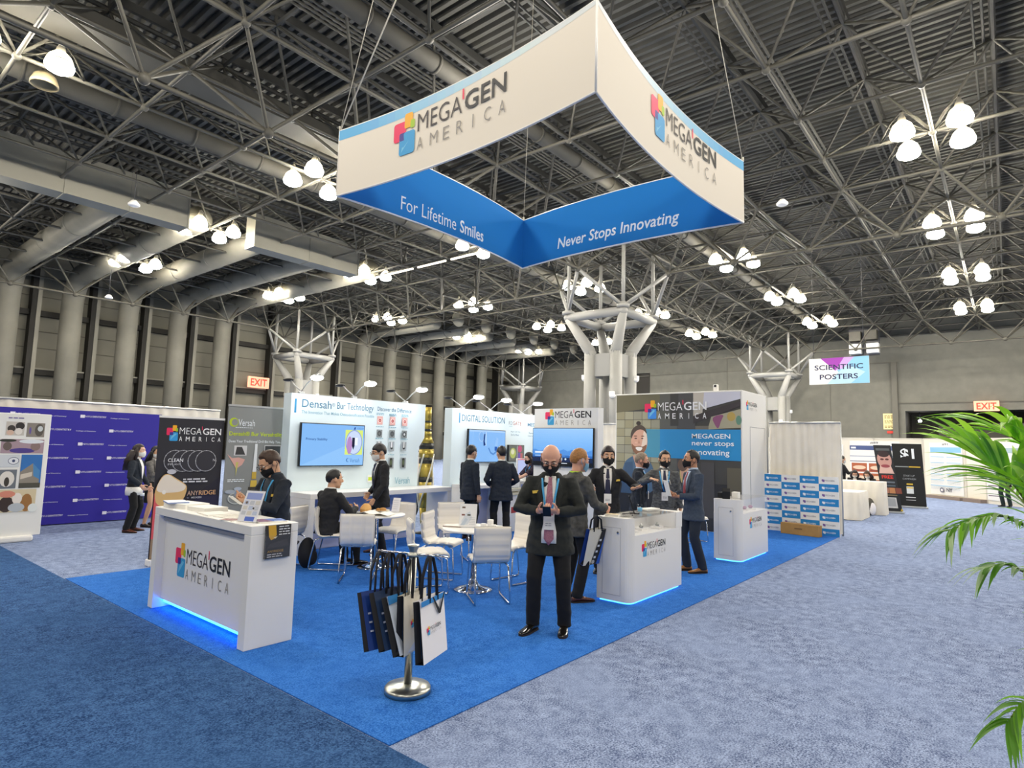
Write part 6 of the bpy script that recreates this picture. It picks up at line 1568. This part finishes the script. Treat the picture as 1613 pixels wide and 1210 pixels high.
        e = MB(); e.prism([(x * k, y * k) for x, y in [(.03 * math.cos(R(a)) * 1.1, -.045 + .038 * math.sin(R(a))) for a in range(180, 361, 30)] + [(.046, .1), (.048, .14), (.04, .18), (.02, .212), (-.02, .212), (-.04, .18), (-.048, .14), (-.046, .1)]], 0, .016 * k, Mt); e.build('sole', mat('sole_dark', '#2a1d16', .7), o)
    return dict(root=root, hand=lambda s: root.matrix_basis @ arms[s][2], S=lambda *a: root.matrix_basis @ S_(*a), k=k, H=lambda *a: root.matrix_basis @ H(*a))
def L2W(o, v): return o.matrix_basis @ Vector(v)
tie_plum = mat('tie_plum', '#a06a7c', .6, var=.25, scale=80); tie_navy = mat('tie_navy', '#1c2040', .6); tie_red = mat('tie_red', '#8a3040', .6); tie_blue = mat('tie_blue', '#3f7fc4', .6)
# 1 the bald man in front
P = person('bald man with black mask and plum tie looking at his phone', (2.42, .60), (-.86, -.51), 1.80, 1.12, .03, (28, 0), RH=(.085, .30, 1.16), LH=(-.085, .30, 1.16), rpose='hold', lpose='hold', rn=(-.5, -.2, .8), ln=(.5, -.2, .8), rd=(-.7, .5, .1), ld=(.7, .5, .1),
           rpole=(1, -.45, -.35), lpole=(-1, -.45, -.35), feet=((.15, .03, 25), (-.15, .0, 2)), skin='light', style='bald', hair='brown', mask=mask_black, glasses=True, top=cloth_dkgreen, shirt=shirt_white, tie=tie_plum, lanyard=lany_blue, nametag=(.125, .36), opened=.03, voxel=.008, hem=-.22)
def phone(label, P, loc, tilt=(55, 0, 0), col=white, scr=black):
    t = thing('smartphone', label, 'phone', L2W(P['root'], loc), P['root'].rotation_euler.z)
    Mt = Euler((R(tilt[0]), R(tilt[1]), R(tilt[2]))).to_matrix().to_4x4()
    b = MB(); b.box(-.037, .037, -.075, .075, -.004, .004, Mt, bev=.003); b.build('case', col, t); b = MB(); b.box(-.033, .033, -.07, .07, .0035, .005, Mt); b.build('screen', scr, t)
phone('white-cased smartphone held in both hands by the bald man', P, (0, .415, 1.17), (40, 0, 0), black, white)
# 2 the man behind the counter
P = person('man in glasses and black mask looking down behind the reception counter', (.95, 3.05), (-.95, -.08), 1.67, 1.04, .10, (30, -8), RH=(.08, .33, 1.16), LH=(-.06, .36, 1.14), rpose='hold', lpose='hold', rn=(-.6, 0, .8), ln=(.6, 0, .8), rd=(-.5, .8, .1), ld=(.5, .8, .1),
           skin='asian', hair='brown', style='quiff', mask=mask_black, glasses=True, top=cloth_navy, shirt=mat('shirt_navy', '#23303f', .7), lanyard=lany_blue, badge=False, nametag=(-.12, .33))
phone('dark smartphone in the hands of the man behind the reception counter', P, (.0, .45, 1.15), (35, 0, 0))
# 3 the seated man
person('seated man in a dark suit with his back to us at the left table', (2.62, 4.50), (.95, .10), 1.72, 1.03, .08, (2, -25), RH=(.14, .33, .80), LH=(-.14, .33, .80), seat=(.47, -.06), hem=-.10, skin='asian', hair='black', style='short', top=cloth_black, lanyard=None, shirt=shirt_white)
# 4 man with white mask behind the left table
person('standing man with white mask and dark suit leaning on the left table', (3.82, 4.92), (-.80, .28), 1.74, .98, .04, (12, 0), LH=(-.20, .18, .86), RH=(.22, .12, .92), skin='asian', hair='black', style='fringe', mask=mask_white, glasses=True, top=cloth_black, legs=trouser_black, tie=tie_navy, shoes=shoe_brown, lanyard=None)
# 5, 6 two men at the digital wall
person('white-masked man in dark suit, left of the pair facing the middle wall', (5.91, 4.95), (.88, -.14), 1.75, 1.0, 0, (4, 10), skin='asian', hair='black', style='short', mask=mask_white, top=cloth_navy, shoes=shoe_brown, feet=((.13, -.02, 10), (-.14, .05, -10)))
person('broad man in dark suit from behind, right of the pair facing the middle wall', (6.30, 4.50), (.62, .78), 1.745, 1.12, 0, (4, 15), RH=(.19, .18, 1.0), LH=(-.19, .18, 1.0), skin='asian', hair='black', style='short', top=cloth_navy, shoes=shoe_brown)
# 7 woman at the scanner
person('woman in a dark floral top with black mask reaching left, beside the seascape screen', (8.08, 5.14), (-.80, .34), 1.63, .92, .08, (18, 0), LH=(-.12, .50, 1.0), RH=(.15, .42, 1.0), lpose='flat', skin='fair', hair='dark', style='long', mask=mask_black, top=mat('floral_dark', '#2a1f2c', .8, var=1.6, scale=14), legs=trouser_black, vneck=False, lanyard=lany_blue, sleeve='short')
# 8 man with lime lanyard
P = person('ginger-haired man in grey jacket with lime lanyard, behind the bald man', (3.60, 1.10), (.87, -.33), 1.755, 1.05, .05, (8, -5), RH=(.16, .34, 1.05), LH=(-.22, .2, .90), lpose='grip', skin='light', hair='ginger', style='crew', mask=mask_blue, top=cloth_grey, legs=trouser_black, shoes=shoe_brown, vneck=False, lanyard=lany_lime, badge=False)
b = MB(); b.tube([P['root'].matrix_basis.inverted() @ P['S'](.525, .075 * math.cos(q), .07 * math.sin(q) - .005) for q in [2 * PI * i / 20 for i in range(21)]], [(.004, .013)] * 21, 6); b.build('lanyard', lany_lime, P['root'])
# 9 to 13 the group at the display counter
person('man with dark fringe and gold name tag spreading his hands at the display counter', (5.25, 1.62), (-.84, -.52), 1.79, .97, 0, (4, 8), RH=(.20, .28, 1.17), LH=(-.34, .26, 1.20), lpose='flat', rpose='relaxed', ln=(0, 0, 1), ld=(-.5, .6, .15), rn=(-.5, .3, .8), rd=(.2, .8, .2), skin='asian', hair='dark', style='bowl', mask=mask_black, top=cloth_black, tie=tie_navy, nametag=(-.13, .34), lanyard=lany_blue, badge_only=True)
person('grey-haired man in profile with black mask and blue tie behind the display counter', (6.90, 1.98), (.36, -.86), 1.70, 1.04, .03, (6, 0), skin='light', hair='grey', style='short', mask=mask_black, top=cloth_navy, shirt=shirt_blue, tie=tie_blue, lanyard=lany_blue)
person('man in a grey plaid blazer with black mask holding one hand out flat', (6.72, 1.44), (-.84, -.48), 1.745, 1.03, .02, (6, 12), RH=(.22, .34, 1.29), rpose='flat', rn=(0, 0, -1), rd=(-.5, .8, .0), skin='asian', hair='black', style='quiff', mask=mask_black, top=cloth_plaid, shirt=shirt_white, tie=tie_navy, lanyard=lany_blue)
P = person('man in a slate blue suit and tan shoes, in profile, right of the display counter', (6.22, .74), (-.72, .62), 1.765, 1.0, 0, (-2, -5), RH=(.06, .27, 1.10), LH=(-.08, .27, 1.08), rpose='hold', lpose='hold', rn=(-.6, 0, .8), ln=(.6, 0, .8), skin='tan', hair='black', style='crew', mask=mask_black, top=cloth_blue, legs=trouser_navy, shoes=shoe_tan, tie=tie_red, shirt=shirt_blue, feet=((.10, .08, 5), (-.10, -.06, 0)))
t = thing('paper_sheets', 'white paper sheets held by the man in the slate blue suit', 'papers', L2W(P['root'], (-.01, .40, 1.14)), P['root'].rotation_euler.z)
b = MB(); b.box(-.075, .075, -.004, .004, -.06, .17, Matrix.Rotation(R(-15), 4, 'X')); b.build('sheets', paper, t); b = MB(); b.tube([(.06, 0, .15), (.07, -.05, .17), (.06, -.07, .1)], .004, 5); b.build('curled_edge', paper, t)
def art_h(p, w, h):
    p.poly([(w * .42, 0), (w, 0), (w, h), (w * .8, h)], bf); p.poly([(w * .78, 0), (w, 0), (w, h * .8)], ic('#1f5fc4'))
    for i in range(4): p.rect(w * (.55 + .05 * i), h * (.18 + .16 * i), w * .14, h * .06, ic('#dfe3ea'))
    p.poly(ell(w * .56, h * .08, w * .1, h * .06, 10), ic('#c9c4bc'))
tote('white and navy tote bag held by the man with the lime lanyard', 0, mat('bag_cream', '#e6e0cf', .6), mat('bag_navy', '#163a86', .5), art_h, R(14), bw=.28, bh=.42, yaw=R(-28), free=(3.65, .83, .84))
# 14, 15 two women at the purple backdrop
def strip_tail(P):
    b = MB(); b.loft([[P['root'].matrix_basis.inverted() @ P['S'](s, rx * math.cos(q), ry * math.sin(q)) for q in [2 * PI * i / 18 for i in range(18)]] for s, rx, ry in ((-.20, .19, .14), (-.12, .20, .145), (-.04, .19, .135))]); b.build('shirt_tail', shirt_white, P['root'], smooth=True)
P = person('woman with long curly dark hair and navy blazer by the purple backdrop', (1.92, 9.66, 0), (.72, -.68), 1.61, .97, 0, (0, 0), LH=(-.22, .16, .80), lpose='grip', RH=(.20, .2, .85), skin='fair', hair='dark', style='long', mask=mask_white, top=cloth_navy, shoes=shoe_brown, hem=-.06, extra={'hairlen': .42, 'curl': 1}, voxel=.012); strip_tail(P)
t = thing('water_bottle', 'clear water bottle held by the woman with curly hair', 'bottle', P['hand'](1) + Vector((.02, -.04, -.24)))
b = MB(); b.lathe([(.03, 0), (.034, .02), (.034, .14), (.014, .18), (.014, .2)], 12); b.build('bottle_body', glass, t); b = MB(); b.lathe([(.0345, .06), (.0345, .11)], 12); b.build('label', ic('#dfe6ee'), t)
P = person('woman in a grey blazer and dark skirt reading her phone beside the purple backdrop', (2.42, 10.2, 0), (.60, -.80), 1.57, .92, 0, (8, -20), RH=(.05, .28, 1.08), LH=(-.07, .28, 1.08), rpose='hold', lpose='hold', rn=(-.6, 0, .8), ln=(.6, 0, .8), skin='asian', hair='black', style='long', mask=mask_white, top=mat('blazer_grey', '#6a6866', .9, var=.3, scale=30), legs=trouser_black, skirt=True, shoes=shoe_black, hem=-.10, voxel=.012)
phone('pale phone held by the woman in the grey blazer', P, (0, .36, 1.12), (40, 0, 0), white, white)
# right background
kw = dict(voxel=.013)
person('man in a black jacket standing in profile behind the draped tables', (21.2, 1.66, 0), (.55, -.84), 1.71, 1, 0, (5, 0), RH=(.1, .35, 1.15), skin='asian', hair='black', mask=mask_white, top=cloth_black, **kw)
person('person in a beige jacket half hidden by the white drape', (19.9, 1.62, 0), (.75, .5), 1.66, 1.05, 0, (0, 0), skin='light', hair='black', top=mat('jacket_beige', '#b9b49a', .9, var=.2), **kw)
person('dark-haired person bending over the higher draped table, left of two', (20.4, 1.12, 0), (-.9, -.2), 1.60, 1, .45, (25, 0), seat=(.5, 0), hem=-.1, skin='fair', hair='dark', style='long', mask=mask_white, top=cloth_black, **kw)
person('brown-haired person bending over the higher draped table, right of two', (20.1, .62, 0), (-.9, .1), 1.60, 1, .45, (25, 0), seat=(.5, 0), hem=-.1, skin='fair', hair='brown', style='long', mask=mask_white, top=cloth_black, **kw)
person('person in a black jacket standing behind the palm leaves', (26.2, -2.72, 0), (-.75, .5), 1.72, 1, 0, (10, 0), RH=(.08, .28, 1.12), LH=(-.05, .28, 1.1), skin='light', hair='black', top=cloth_black, legs=mat('trousers_green', '#1c2c2a', .8), **kw)
t = thing('golf_bag', 'green and black bag with gear standing in the gap behind the wall counter', 'bag', (7.35, 8.15, 0))
b = MB(); b.ball((0, 0, .42), (.17, .14, .42), 14, 10); b.build('bag_body', mat('bag_green', '#1f5a3c', .7), t); b = MB(); b.ball((.05, -.1, .35), (.08, .08, .3), 10, 8); b.build('front_pocket', black, t); b = MB(); b.tube([(0, 0, .75), (.08, .02, 1.05), (.14, 0, 1.1)], [.02, .03, .01], 6); b.ball((-.08, 0, .86), (.05, .05, .08), 8, 6); b.build('gear', mat('gear_brown', '#4a382c', .7), t)
